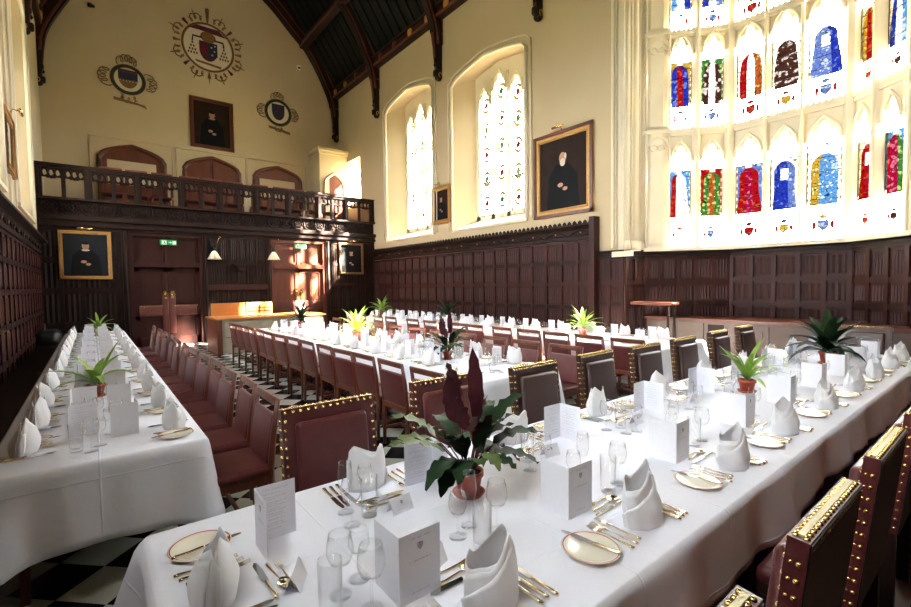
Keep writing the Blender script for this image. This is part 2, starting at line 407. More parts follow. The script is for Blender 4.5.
for i, yt in enumerate((19.0, 15.4, 11.5, 7.5, 3.4, -0.6)):
    root = sempty('trim_%d' % (i+2), 'dark carved timber roof truss standing on wall corbels')
    root.location = (0, yt, 0)
    for sgn in (1, -1):
        Mx = Matrix.Identity(4) if sgn == 1 else Matrix.Translation((2*XC, 0, 0)) @ Matrix.Scale(-1, 4, (1, 0, 0))
        rib = MB(); inn = AP; out = [(x, z) for x, z in offset_pts(AP, 0.42)]
        out[-1] = (XC, out[-1][1])
        for k in range(len(inn)-1):
            z0 = 8.55 if k == 0 else inn[k][1]
            hw = (0.06, 0.07, 0.08, 0.09)[k] if k < 4 else 0.11
            if k < 4:   # wall post part, tapering down to the corbel
                ins = (0.13, 0.09, 0.05, 0.02, 0.0)
                rib.prism([(inn[k][0]+ins[k], inn[k][1]), (inn[k+1][0]+ins[k+1], inn[k+1][1]), (XR-0.002, inn[k+1][1]), (XR-0.002, inn[k][1])], -hw, hw, BEAM, Mx)
                rib.prism([(inn[k][0]+ins[k]-0.02, inn[k][1]), (inn[k+1][0]+ins[k+1]-0.02, inn[k+1][1]), (inn[k+1][0]+ins[k+1]+0.01, inn[k+1][1]), (inn[k][0]+ins[k]+0.01, inn[k][1])], -hw*0.5, hw*0.5, CHW, Mx)
            else: rib.prism([inn[k], inn[k+1], out[k+1], out[k]], -hw, hw, BEAM, Mx)
        for k in range(3, len(inn)-1):  # mouldings on both faces of the rib
            o1 = offset_pts(AP, 0.06); o2 = offset_pts(AP, 0.12); o3 = offset_pts(AP, 0.34); o4 = offset_pts(AP, 0.40)
            for q1, q2 in ((o1, o2), (o3, o4)):
                rib.prism([q1[k], q1[k+1], q2[k+1], q2[k]], -0.135, 0.135, CHW, Mx)
        rib.build('arched_rib', root)
        pr = MB(); pr.prism([(XR-0.02, ZP-0.05), (XC, ZR-0.05), (XC, ZR-0.4), (XR-0.25, ZP-0.05)], -0.13, 0.13, BEAM, Mx); pr.build('principal_rafter', root)
        cb = MB()
        cb.rbox(8.44, XR-0.002, -0.09, 0.09, 7.92, 8.26, OAKD, 0.08, Mx); cb.rbox(8.37, 8.5, -0.07, 0.07, 8.02, 8.22, OAKD, 0.05, Mx); cb.rbox(8.40, 8.52, -0.06, 0.06, 8.42, 8.60, OAKD, 0.05, Mx)
        cb.prism([(8.50, 8.2), (8.47, 8.72), (XR-0.002, 8.72), (XR-0.002, 8.2)], -0.055, 0.055, OAKD, Mx); cb.tube([(8.43, 0, 8.32), (8.40, 0, 8.36), (8.44, 0, 8.42)], 0.03, OAKD, 6, False, Mx)
        cb.tube([(8.55+0.05*math.cos(a), -0.095, 8.08+0.07*math.sin(a)) for a in [j*PI/4 for j in range(7)]], 0.014, GILT, 6, False, Mx)
        cb.build('carved_corbel', root)
for sgn, nm in ((1, 8), (-1, 9)):
    Mx = Matrix.Identity(4) if sgn == 1 else Matrix.Translation((2*XC, 0, 0)) @ Matrix.Scale(-1, 4, (1, 0, 0))
    mb = MB(); mb.box(XR-0.22, XR-0.002, YB, YG, ZP-0.12, ZP+0.16, BEAM, Mx); mb.box(XR-0.3, XR-0.002, YB, YG, ZP+0.16, ZP+0.24, BEAM, Mx); mb.box(XR-0.26, XR-0.22, YB, YG, ZP-0.1, ZP-0.03, CHW, Mx)
    yy = YB + 0.5
    while yy < YG:
        mb.rbox(XR-0.29, XR-0.2, yy-0.1, yy+0.1, ZP-0.06, ZP+0.16, GILT if int(yy*10) % 2 == 0 else CHW, 0.04, Mx); yy += 0.97
    struct(mb.build('trim_%d' % nm), 'dark moulded wall plate with small carved bosses')
for sgn, nm in ((1, 10), (-1, 11)):
    Mx = Matrix.Identity(4) if sgn == 1 else Matrix.Translation((2*XC, 0, 0)) @ Matrix.Scale(-1, 4, (1, 0, 0))
    mb = MB()
    for xx, dz in ((7.25, 0), (5.6, 0)):
        z = ZP + (XR-xx)*SL - 0.22
        mb.box(xx-0.12, xx+0.12, YB, YG, z-0.16, z+0.1, BEAM, Mx); mb.box(xx-0.15, xx-0.12, YB, YG, z-0.12, z-0.04, CHW, Mx)
    struct(mb.build('trim_%d' % nm), 'long brown roof purlins')

# ------------------------------------------------------------------ stained glass and stone windows
def wring(b, cx, cz, r0, r1, y, m, M, sz=1.0, n=14):
    V = []
    for k in range(n):
        a = 2*PI*k/n; V += [(cx+r0*math.cos(a), y, cz+sz*r0*math.sin(a)), (cx+r1*math.cos(a), y, cz+sz*r1*math.sin(a))]
    b.add(V, [(2*k, 2*k+1, 2*((k+1) % n)+1, 2*((k+1) % n)) for k in range(n)], m, False, M)
def frame_light(parent, x0, x1, z0, zs, zp, M, fig, y=-0.0, label=None):
    """glass of one light: shapes of coloured glass with lead lines; local y is depth"""
    g = MB(); w = x1-x0; cx = (x0+x1)/2; f = cusped(zs, zp) if fig.get('cusp', True) else four_centred(zs, zp)
    n = 16
    clear = WG['clear']
    body, side, acc, back = (WG[c] for c in fig['c'])
    H = zp - z0; e = 0.004
    # ground glass
    pts = [(x0, z0), (x1, z0)] + [(x1 - w*k/n, f(1-k/n)) for k in range(n+1)]
    if fig['k'] == 'figure':
        zb, zt = z0 + H*fig.get('b', 0.27), z0 + H*0.83
        # cut the ground into bands so that nothing lies double: bottom, flanks, figure, top
        g.add([(x0, y, z0), (x1, y, z0), (x1, y, zb), (x0, y, zb)], [(0,1,2,3)], clear, False, M)
        rows = 16
        rr = random.Random(fig['s'])
        lean = rr.uniform(-0.04, 0.04)
        def half(t):   # half width of the figure, t 0 hem .. 1 crown
            if t < 0.72: return w*(0.43 - 0.13*t) * (1 + 0.07*math.sin(7*t + fig['s']))
            if t < 0.80: return w*0.27
            if t < 0.84: return w*0.12
            return w*0.15*math.sqrt(max(0.02, 1-((t-0.92)/0.09)**2))
        for k in range(rows):
            t0, t1 = k/rows, (k+1)/rows; za, zc = zb + (zt-zb)*t0, zb + (zt-zb)*t1
            a0, a1 = half(t0+1e-3), half(t1-1e-3); c0, c1 = cx + lean*w*t0*2, cx + lean*w*t1*2
            bk = back if 0.0 < t0 < 0.84 else clear
            strip = w*0.055
            for sx in (-1, 1):
                X = x0 if sx < 0 else x1
                g.add([(X, y, za), (X - sx*strip, y, za), (X - sx*strip, y, zc), (X, y, zc)], [(0,1,2,3)], WG['gold'] if k % 2 else WG['white'], False, M)
                g.add([(X - sx*strip, y, za), (c0+sx*a0, y, za), (c1+sx*a1, y, zc), (X - sx*strip, y, zc)], [(0,1,2,3)], bk, False, M)
            tm = (t0+t1)/2
            if tm < 0.80:
                i0, i1 = 0.36, 0.36
                if 0.52 < tm < 0.70: mid = WG['white'] if fig['s'] % 2 else acc
                else: mid = acc
                g.add([(c0-a0, y, za), (c0-a0*i0, y, za), (c1-a1*i1, y, zc), (c1-a1, y, zc)], [(0,1,2,3)], body, False, M)
                g.add([(c0-a0*i0, y, za), (c0+a0*i0, y, za), (c1+a1*i1, y, zc), (c1-a1*i1, y, zc)], [(0,1,2,3)], mid, False, M)
                g.add([(c0+a0*i0, y, za), (c0+a0, y, za), (c1+a1, y, zc), (c1+a1*i1, y, zc)], [(0,1,2,3)], side, False, M)
            else:
                g.add([(c0-a0, y, za), (c0+a0, y, za), (c1+a1, y, zc), (c1-a1, y, zc)], [(0,1,2,3)], WG['flesh'] if tm < 0.93 else WG['white'], False, M)
        top = [(x0, zt), (x1, zt)] + [(x1 - w*k/n, max(f(1-k/n), zt)) for k in range(n+1)]
        for k in range(n):
            xa, xb = x0 + w*k/n, x0 + w*(k+1)/n
            g.add([(xa, y, zt), (xb, y, zt), (xb, y, max(zt, f((k+1)/n))), (xa, y, max(zt, f(k/n)))], [(0,1,2,3)], clear, False, M)
        # shield below
        if fig.get('sh'):
            q = WG[fig['sh']]; sz = z0 + H*0.13; sw = w*0.17
            g.add([(cx-sw, y+e, sz+sw), (cx+sw, y+e, sz+sw), (cx+sw, y+e, sz-sw*0.3), (cx, y+e, sz-sw*1.3), (cx-sw, y+e, sz-sw*0.3)], [(0,1,2,3,4)], q, False, M)
            g.disc(cx, sz+sw*1.7, sw*0.7, y+e, WG[fig['c'][0]], 10, sw*0.45, M)
            for sx in (-1, 1): g.disc(cx+sx*sw*1.5, sz, sw*0.35, y+e, WG['red'], 8, sw*0.9, M)
        nb = 7
    else:
        for k in range(n):
            xa, xb = x0 + w*k/n, x0 + w*(k+1)/n
            g.add([(xa, y, z0), (xb, y, z0), (xb, y, f((k+1)/n)), (xa, y, f(k/n))], [(0,1,2,3)], clear, False, M)
        nr = fig.get('n', 4)
        for j in range(nr):
            zc = z0 + H*(0.10 + 0.78*j/max(1, nr-1)); rr = w*0.36
            wring(g, cx, zc, rr*0.60, rr, y+e, WG['gold'], M, 1.3); g.disc(cx, zc, rr*0.48, y+e, WG['red'] if (j+fig['s']) % 2 else WG['green'], 12, rr*0.55, M)
            for sx in (-1, 1):
                for dz in (-0.5, 0.0, 0.5): g.disc(cx+sx*w*0.44, zc+dz*H*0.16, w*0.06, y+e, WG['crimson'], 6, w*0.06, M)
        nb = 10
    # lead lines and saddle bars
    for k in range(1, nb):
        z = z0 + (zs-z0)*k/nb
        g.box(x0, x1, y-0.006, y+0.006, z-0.004, z+0.004, LEAD, M)
    g.box(x0, x0+0.012, y-0.006, y+0.006, z0, zs, LEAD, M); g.box(x1-0.012, x1, y-0.006, y+0.006, z0, zs, LEAD, M)
    if fig.get('case'):  # iron opening casement at the foot
        zc = z0 + H*0.27
        for a, b, c, d in ((x0, x0+0.03, z0, zc), (x1-0.03, x1, z0, zc), (x0, x1, z0, z0+0.03), (x0, x1, zc-0.03, zc)): g.box(a, b, y-0.02, y+0.02, c, d, LEDM, M)
    o = g.build('stained_glass_light', parent)
    if label: o['label'] = label
    return o

def stone_lights(st, cols, tiers, M, x_end0, x_end1, ztop, d0=-0.13, d1=0.13):
    """stone mullions and cusped heads: cols = light (x0,x1), tiers = (sill, spring, peak, next sill)"""
    edges = [x_end0] + [v for c in cols for v in c] + [x_end1]
    for i in range(0, len(edges), 2):
        a, b = edges[i], edges[i+1]
        z0 = tiers[0][0]
        c = (a+b)/2; hw = (b-a)/2
        if hw > 0.001:
            vs = [(a, d0*0.3), (a, d1*0.3), (c-hw*0.45, d1), (c+hw*0.45, d1), (b, d1*0.3), (b, d0*0.3), (c+hw*0.45, d0), (c-hw*0.45, d0)]
            n = 8
            V = [(x, yy, z0) for x, yy in vs] + [(x, yy, ztop) for x, yy in vs]
            st.add(V, [(i2, (i2+1) % n, n+(i2+1) % n, n+i2) for i2 in range(n)], STONE, False, M)
            if 0 < i < len(edges)-2: st.tube([(c, d1, z0), (c, d1, ztop)], 0.03, STONE, 8, False, M)
    for (a, b) in cols:
        for (z0, zs, zp, zn) in tiers:
            arch_fill(st, a, b, cusped(zs, zp), zn, d0*0.5, d1*0.5, STONE, M, 22)
            # hood ring above the light and spandrel sinkings
            f2 = four_centred(zs+0.05, zp+0.10)
            pts = [(a + (b-a)*k/12, d1*0.7, min(f2(k/12), zn-0.03)) for k in range(13)]
            st.tube(pts, 0.026, STONE, 6, False, M)
    for (z0, zs, zp, zn) in tiers:
        a, b = x_end0, x_end1
        st.box(a, b, d0*0.8, d1*0.95, zn-0.07, zn, STONE, M); st.box(a, b, d0*0.7, d1*0.8, zn-0.14, zn-0.07, STONE, M)
        if zn < ztop - 0.2:   # crested transom
            k = a + 0.04
            while k < b - 0.04:
                st.prism([(k-0.035, zn), (k+0.035, zn), (k, zn+0.04)], d1*0.5, d1*0.95, STONE, M); k += 0.09

TIERS = [(2.40, 4.10, 4.48, 4.81), (4.81, 6.25, 6.62, 6.77), (6.77, 8.1, 8.5, 9.3)]
# figures listed light by light: (colours body/side/accent/background), shield colour, seed
FIGS = {
 1: [[('red', 'white', 'white', 'sky'), ('green', 'green', 'orange', 'red')],
     [('blue', 'blue', 'red', 'gold'), ('brown', 'brown', 'white', 'green')],
     [('sky', 'blue', 'white', 'white'), ('blue', 'pale', 'white', 'white')]],
 2: [[('red', 'red', 'crimson', 'pale'), ('blue', 'pale', 'blue', 'white'), ('gold', 'sky', 'sky', 'white')],
     [('red', 'orange', 'white', 'white'), ('brown', 'brown', 'brown', 'white'), ('pale', 'blue', 'pale', 'clear')],
     [('gold', 'red', 'white', 'white'), ('red', 'gold', 'white', 'white'), ('pale', 'blue', 'red', 'white')]],
 3: [[('red', 'blue', 'red', 'white'), ('crimson', 'green', 'crimson', 'sky')],
     [('gold', 'gold', 'red', 'white'), ('blue', 'sky', 'white', 'white')],
     [('red', 'gold', 'white', 'white'), ('blue', 'gold', 'white', 'white')]]}
SHC = {1: ['milk', 'pale'], 2: ['red', 'gold', 'pale'], 3: ['red', 'brown']}
def lighttext(c, tier): return {0: 'lowest', 1: 'middle', 2: 'top'}[tier] + ' stained glass light, robed figure in ' + c[0] + ' and ' + c[1]
FACES = [((9.2, 5.17), (10.25, 3.87), [(0.48, 0.90), (1.07, 1.49)]), ((10.25, 3.87), (10.25, 1.95), [(0.07, 0.56), (0.67, 1.13), (1.24, 1.75)]),
         ((10.25, 1.95), (9.2, 0.66), [(0.05, 0.38), (0.55, 0.89)])]
for fi, (A, B, cols) in enumerate(FACES):
    # local x runs A->B ; interior must be on the left of the reversed direction, so flip the frame
    u = Vector((B[0]-A[0], B[1]-A[1], 0)).normalized(); nrm = Vector((u.y, -u.x, 0))
    if nrm.dot(Vector((8.0-A[0], 2.9-A[1], 0))) < 0: nrm = -nrm
    M = Matrix(((u.x, nrm.x, 0, A[0]), (u.y, nrm.y, 0, A[1]), (0, 0, 1, 0), (0, 0, 0, 1)))
    L = math.hypot(B[0]-A[0], B[1]-A[1])
    root = sempty('window_%d' % (fi+1), 'stone mullioned face of the bay window with three tiers of stained glass')
    st = MB()
    stone_lights(st, cols, TIERS, M, -0.04, L+0.04, BTOP)
    if fi != 1:
        lo, hi = (0.0, cols[0][0]) if fi == 0 else (cols[-1][1], L)
        c = (lo+hi)/2; w2 = min(0.19, (hi-lo)/2-0.03)
        for (z0, zs, zp, zn) in TIERS:      # blind traceried strip beside the lights
            st.box(c-w2, c+w2, 0.10, 0.13, z0+0.02, z0+0.08, STONE, M)
            st.tube([(c + w2*math.cos(a), 0.13, zn-0.36+0.2*math.sin(a)) for a in [PI*k/8 for k in range(9)]], 0.025, STONE, 6, False, M)
            for dx in (-0.4, 0.4): st.tube([(c + dx*w2 + 0.07*math.cos(a), 0.13, zn-0.36+0.07*math.sin(a)) for a in [2*PI*k/8 for k in range(8)]], 0.018, STONE, 6, True, M)
            st.box(c-w2-0.06, c+w2+0.06, 0.06, 0.16, zn-0.06, zn, STONE, M)
            for dx in (-1, 1): st.tube([(c+dx*(w2+0.03), 0.13, z0), (c+dx*(w2+0.03), 0.13, zn)], 0.02, STONE, 6, False, M)
    st.build('stone_mullions', root)
    sl = MB(); sl.box(-0.04, L+0.04, -0.2, 0.20, 2.33, 2.40, STONE, M); sl.build('window_sill', root)
    for ti, (z0, zs, zp, zn) in enumerate(TIERS):
        for ci, (a, b) in enumerate(cols):
            c = FIGS[fi+1][ti][ci]
            frame_light(root, a, b, z0, zs, zp, M, {'k': 'figure', 'c': c, 's': fi*7+ti*3+ci+1, 'sh': SHC[fi+1][ci], 'b': 0.30 if ti == 0 else 0.26}, 0, lighttext(c, ti))
    # wall below the sill
    wl = MB(); wl.box(-0.1, L+0.1, -0.3, -0.02, 0, 2.33, PLASTER, M); wl.box(-0.1, L+0.1, -0.3, 0.1, BTOP, BTOP+0.3, PLASTER, M)
    struct(wl.build('wall_bay'), 'wall under one face of the bay window')
# jambs of the bay
mb = MB()
for (A, B) in (((8.65, 5.29), (9.2, 5.17)), ((9.2, 0.66), (8.65, 0.54))):
    u = Vector((B[0]-A[0], B[1]-A[1], 0)).normalized(); nrm = Vector((u.y, -u.x, 0))
    if nrm.dot(Vector((8.9-A[0], 2.9-A[1], 0))) < 0: nrm = -nrm
    M = Matrix(((u.x, nrm.x, 0, A[0]), (u.y, nrm.y, 0, A[1]), (0, 0, 1, 0), (0, 0, 0, 1))); L = math.hypot(B[0]-A[0], B[1]-A[1])
    mb.box(-0.03, L+0.05, -0.25, 0, 0, BTOP+0.2, STONE, M)
    for t, r in ((0.07, 0.045), (0.19, 0.028), (0.29, 0.07), (0.41, 0.03), (0.49, 0.05)):
        mb.tube([(t, 0.01, 2.42), (t, 0.01, BTOP)], r, STONE, 10, False, M)
        mb.tube([(t, 0.01, 2.36), (t, 0.01, 2.46), (t, 0.01, 2.56)], [r*1.5, r*1.5, r], STONE, 10, False, M)
for y0, y1 in ((5.33, 5.37), (5.46, 5.48), (5.52, 5.58), (0.25, 0.31), (0.36, 0.38), (0.46, 0.5)):
    mb.box(XR-0.035, XR, y0, y1, 2.42, BTOP+0.3, STONE)
mb.prism([(8.655, BTOP), (10.6, BTOP), (10.6, BTOP+0.3), (8.655, BTOP+0.3)], 0.3, 5.5, STONE)
struct(mb.build('trim_12'), 'moulded stone jamb shafts and ceiling of the bay')

# side windows, recessed behind the wall face
wn = 4
def side_window(y0, y1, sill, spring, peak, side, idx, lab):
    root = sempty('window_%d' % idx, lab)
    if side > 0: M = frame((XR+0.6, y0, 0), (0, 1)); L = y1-y0
    else: M = frame((XL-0.6, y1, 0), (0, -1)); L = y1-y0
    st = MB(); s2 = sill + 0.38
    a0, a1 = 0.62, L-0.62
    w = (a1-a0-0.28)/3
    cols = [(a0+i*(w+0.14), a0+i*(w+0.14)+w) for i in range(3)]
    heads = [spring-0.72, spring-0.45, spring-0.72]
    # splayed reveal
    for x0_, x1_ in ((0.0, a0-0.1), (L, a1+0.1)):
        vs = [(x0_, 0.6, sill), (x1_, 0.0, sill), (x1_, 0, peak), (x0_, 0.6, peak)]
        st.add(vs, [(0,1,2,3)], PLASTER, False, M)
    st.add([(0, 0.6, sill), (L, 0.6, sill), (L-0.5, 0, s2-0.1), (0.5, 0, s2-0.1)], [(0,1,2,3)], STONE, False, M)
    for i, ((a, b), hd) in enumerate(zip(cols, heads)):
        arch_fill(st, a, b, cusped(hd, hd+0.5), peak+0.1, -0.07, 0.07, STONE, M, 20)
        st.tube([(a + (b-a)*k/12, 0.08, four_centred(hd+0.02, hd+0.62)(k/12)) for k in range(13)], 0.03, STONE, 6, False, M)
    ed = [-0.1] + [v for c in cols for v in c] + [L+0.1]
    for i in range(0, len(ed), 2):
        st.box(ed[i], ed[i+1], -0.08, 0.06, sill, peak+0.1, STONE, M)
        if 0 < i < len(ed)-2: st.tube([((ed[i]+ed[i+1])/2, 0.07, s2), ((ed[i]+ed[i+1])/2, 0.07, spring)], 0.04, STONE, 8, False, M)
    st.box(-0.1, L+0.1, -0.1, 0.06, sill-0.05, s2, STONE, M)
    # raised hood moulding on the room side
    st.build('stone_mullions', root)
    hm = MB(); f = four_centred(spring, peak)
    pts = [(0, 0.62, sill)] + [(L*k/20, 0.62, f(k/20)) for k in range(21)] + [(L, 0.62, sill)]
    hm.tube(pts, 0.045, STONE, 8, False, M); hm.tube([(p[0] + (0.16 if p[0] > L/2 else -0.16), 0.62, p[2] + (0.14 if p[2] > sill else 0)) for p in pts], 0.025, STONE, 6, False, M)
    hm.box(-0.02, L+0.02, 0.58, 0.66, sill-0.07, sill, STONE, M)
    hm.build('window_frame', root)
    for i, ((a, b), hd) in enumerate(zip(cols, heads)):
        frame_light(root, a, b, s2, hd, hd+0.5, M, {'k': 'roundel', 'c': ('gold', 'gold', 'gold', 'gold'), 's': i+idx, 'n': 5, 'case': i != 1}, 0)
for y0, y1, s, sp, p in WR:
    side_window(y0, y1, s, sp, p, 1, wn, 'tall pale window of three lights with small yellow and red roundels, right wall'); wn += 1
for y0, y1, s, sp, p in WL:
    side_window(y0, y1, s, sp, p, -1, wn, 'tall pale window of three lights in the left wall'); wn += 1
root = sempty('window_%d' % wn, 'small plain window high in the corner above the gallery')
g = MB(); g.box(XR+0.6, XR+0.61, WS[0], WS[1], WS[2], WS[3], WG['clear']); g.build('pane', root)
g = MB()
for yy in (WS[0], (WS[0]+WS[1])/2, WS[1]): g.box(XR+0.56, XR+0.66, yy-0.04, yy+0.04, WS[2], WS[3], STONE)
g.build('window_frame', root)

# ------------------------------------------------------------------ panelling
def panelling(mb, M, L, zs, colw, m=OAK, dark=OAKD, rib=5, depth=0.05, skip=()):
    n = max(1, round(L/colw)); w = L/n
    mb.box(0, L, 0.002, 0.02, zs[0], zs[-1], m, M)
    for i in range(n+1):
        c = min(max(i*w, 0.035), L-0.035)
        mb.box(c-0.035, c+0.035, 0.02, depth, zs[0], zs[-1], m, M)
    for j, z in enumerate(zs):
        hh = 0.045
        mb.box(0, L, 0.02, depth-0.004, z-hh if j else z, z+hh if j < len(zs)-1 else z, m if j % 2 else dark, M)
    for i in range(n):
        a, b = i*w+0.055, (i+1)*w-0.055
        for j in range(len(zs)-1):
            z0, z1 = zs[j]+0.06, zs[j+1]-0.06
            V = []; F = []
            k = 2*rib
            xs = [a + (b-a)*q/k for q in range(k+1)]
            for q, x in enumerate(xs):
                yy = 0.036 if q % 2 else 0.022
                V += [(x, yy, z0+0.02 + (0 if q % 2 else 0.02)), (x, yy, z1-0.02 - (0 if q % 2 else 0.02))]
            for q in range(k): F.append((2*q, 2*q+2, 2*q+3, 2*q+1))
            mb.add(V, F, m, False, M)
def cornice(mb, M, L, z0, z1, m=OAKD, teeth=True, proj=0.16, boss=True):
    h = z1-z0
    prof = [(0.02, z0), (0.07, z0), (0.07, z0+h*0.2), (0.05, z0+h*0.25), (0.05, z0+h*0.5), (0.09, z0+h*0.62), (proj, z0+h*0.72), (proj, z0+h*0.82), (0.02, z0+h*0.82)]
    V = [(0, p[0], p[1]) for p in prof] + [(L, p[0], p[1]) for p in prof]; n = len(prof)
    mb.add(V, [(i, (i+1) % n, n+(i+1) % n, n+i) for i in range(n)] + [tuple(range(n)), tuple(range(2*n-1, n-1, -1))], m, False, M)
    if teeth:
        x = 0.05
        while x < L-0.05:
            mb.prism([(x-0.045, z0+h*0.8), (x+0.045, z0+h*0.8), (x+0.045, z1-0.04), (x, z1), (x-0.045, z1-0.04)], 0.10, 0.13, m, M); x += 0.14
    if boss:
        x = 0.35
        while x < L-0.2:
            mb.tube([(x-0.3+0.6*k/8, 0.07, z0+h*0.22 + h*0.26*math.sin(PI*k/8)) for k in range(9)], 0.018, m, 6, False, M)
            mb.dome((x, 0.06, z0+h*0.38), 0.022, GILT, (0, 1, 0), 6, M); x += 0.7
# right wall panelling from the screen to the bay
MRp = frame((XR, 5.98, 0), (0, 1)); Lr = YS-5.98
mb = MB(); panelling(mb, MRp, Lr, [0.12, 0.62, 1.14, 1.67, 2.16, 2.64], 0.46); mb.box(0, Lr, 0, 0.08, 0, 0.12, OAKD, MRp)
mb.box(-0.10, 0.03, 0, 0.2, 0, 3.12, OAK, MRp)
struct(mb.build('trim_13'), 'maroon oak linenfold panelling on the right wall')
mb = MB(); cornice(mb, MRp, Lr, 2.66, 3.08); struct(mb.build('trim_14'), 'dark carved cresting above the right wall panelling')
# left wall panelling
MLp = frame((XL, YS, 0), (0, -1)); Ll = YS-YB
mb = MB(); panelling(mb, MLp, Ll, [0.12, 0.62, 1.14, 1.67, 2.16, 2.60], 0.55); mb.box(0, Ll, 0, 0.08, 0, 0.12, OAKD, MLp)
struct(mb.build('trim_15'), 'maroon oak linenfold panelling on the left wall')
mb = MB(); cornice(mb, MLp, Ll, 2.62, 3.02, proj=0.2); struct(mb.build('trim_16'), 'dark carved cresting above the left wall panelling')
# vertical mouldings on the left wall
mb = MB()
for y in (11.0, 11.12, 11.75, 15.2, 15.6, 6.6, 6.9, 2.6, 2.9): mb.box(XL, XL+0.03, y-0.03, y+0.03, 3.02, ZP, STONE)
struct(mb.build('trim_17'), 'thin vertical plaster mouldings on the left wall')
# bay panelling
mb = MB(); segs = [((8.65, 5.98), (8.65, 5.29)), ((8.65, 5.29), (9.2, 5.17)), ((9.2, 5.17), (10.25, 3.87)), ((10.25, 3.87), (10.25, 1.95)), ((10.25, 1.95), (9.2, 0.66)), ((9.2, 0.66), (8.65, 0.54)), ((8.65, 0.54), (8.65, YB))]
mc = MB()
for k, (A, B) in enumerate(segs):
    u = Vector((B[0]-A[0], B[1]-A[1], 0)); L = u.length; u.normalize(); nrm = Vector((u.y, -u.x, 0))
    tgt = Vector((7.5, 2.9, 0)) - Vector((A[0], A[1], 0))
    if nrm.dot(tgt) < 0: nrm = -nrm
    M = Matrix(((u.x, nrm.x, 0, A[0]), (u.y, nrm.y, 0, A[1]), (0, 0, 1, 0), (0, 0, 0, 1)))
    if k == 3:   # square framed panels
        panelling(mb, M, L, [0.12, 1.25, 1.72, 2.22], 0.38, OAK, OAK, 3, 0.07)
    else: panelling(mb, M, L, [0.12, 0.7, 1.25, 1.68, 2.22], 0.36, OAK, OAKD, 4)
    cornice(mc, M, L+0.02, 2.2, 2.40, OAKD, False, 0.13, False)
struct(mb.build('trim_18'), 'dark oak panelling around the inside of the bay')
struct(mc.build('trim_19'), 'dark moulded cornice around the bay')
mb = MB(); mb.box(8.60, 8.78, 5.0, 5.28, 2.33, 2.345, STONE); 
mb.box(8.52, 8.54, 5.02, 5.5, 2.22, 2.33, STONE); 
struct(mb.build('trim_20'), 'small pale grille on the bay cornice corner')

# ------------------------------------------------------------------ gallery and screen
mb = MB(); mb.box(XL, XR, YS+0.05, YG, 3.7, 3.95, OAKD); struct(mb.build('floor_gallery'), 'dark gallery floor')
MS = Matrix(((1, 0, 0, 0), (0, -1, 0, YS), (0, 0, 1, 0), (0, 0, 0, 1)))   # local x = X, local y = towards the hall
def gal():
    root = thing('gallery_parapet', 'long dark oak gallery front with openwork panels above the doors', 'balustrade', (0, 0, 0))
    b = MB(); b.M = MS
    b.box(XL, XR, -0.12, 0.08, 4.88, 4.97, OAKD); b.box(XL, XR, -0.15, 0.12, 4.95, 4.99, OAKD); b.build('handrail', root)
    b = MB(); b.M = MS
    for z0, z1, d in ((3.30, 3.38, 0.06), (3.38, 3.46, 0.16), (3.46, 3.54, 0.10), (3.54, 3.66, 0.20), (4.06, 4.12, 0.16)): b.box(XL, XR, -0.15, d, z0, z1, OAKD)
    b.build('moulded_beam', root)
    b = MB(); b.M = MS
    b.box(XL, XR, -0.05, 0.0, 3.66, 4.06, OAKD)
    x = XL + 0.25
    while x < XR - 0.2:
        for r in (0.17, 0.08): b.tube([(x + r*math.cos(a), 0.02, 3.86 + r*math.sin(a)) for a in [2*PI*k/12 for k in range(12)]], 0.022, OAKD, 6, True)
        b.tube([(x+0.17*math.cos(a), 0.02, 3.86+0.17*math.sin(a)) for a in (PI/4, PI/4+PI)], 0.016, OAKD, 5); b.tube([(x+0.17*math.cos(a), 0.02, 3.86+0.17*math.sin(a)) for a in (3*PI/4, 7*PI/4)], 0.016, OAKD, 5)
        b.tube([(x+0.2, 0.02, 3.68), (x+0.26, 0.02, 3.86), (x+0.2, 0.02, 4.04)], 0.02, OAKD, 5)
        x += 0.405
    b.build('carved_frieze', root)
    px = [-1.0, 0.03, 1.13, 2.22, 3.26, 4.35, 5.40, 6.46, 7.50, 8.60]
    for x in px:
        p = MB(); p.M = MS; p.box(x-0.085, x+0.085, -0.1, 0.06, 4.12, 4.88, OAKD); p.box(x-0.035, x+0.035, 0.06, 0.11, 4.10, 4.9, OAKD); p.build('post', root)
    for a, c in zip(px, px[1:]):
        t = MB(); t.M = MS; m_ = (a+c)/2
        t.box(m_-0.025, m_+0.025, -0.04, 0.04, 4.12, 4.88, OAKD)
        for lo, hi in ((a+0.07, m_-0.025), (m_+0.025, c-0.07)):
            cc = (lo+hi)/2; r = (hi-lo)/2
            f = lambda s_: 4.66 + 0.10*abs(math.sin(3*PI*s_)) + 0.05*math.sin(PI*s_)
            # pierced head: band with three drops and round holes
            for q in (-0.62, 0.0, 0.62):
                t.tube([(cc+q*r + 0.3*r*math.cos(al), 0, 4.75 + 0.10*math.sin(al)) for al in [2*PI*k/10 for k in range(10)]], 0.026, OAKD, 5, True)
            t.tube([(cc+q*r, 0, 4.655 - 0.04*(abs(q) < 0.2)) for q in (-1, -0.62, -0.3, 0, 0.3, 0.62, 1)], 0.026, OAKD, 5)
            for q in (-0.31, 0.31): t.dome((cc+q*r, 0.0, 4.64), 0.045, OAKD, (0, 0, -1), 6)
            t.box(lo, hi, -0.03, 0.03, 4.84, 4.88, OAKD)
            for sx, X in ((1, lo), (-1, hi)): t.box(min(X, X+sx*0.02), max(X, X+sx*0.02), -0.03, 0.03, 4.12, 4.88, OAKD)
        t.build('openwork_panel', root)
gal()
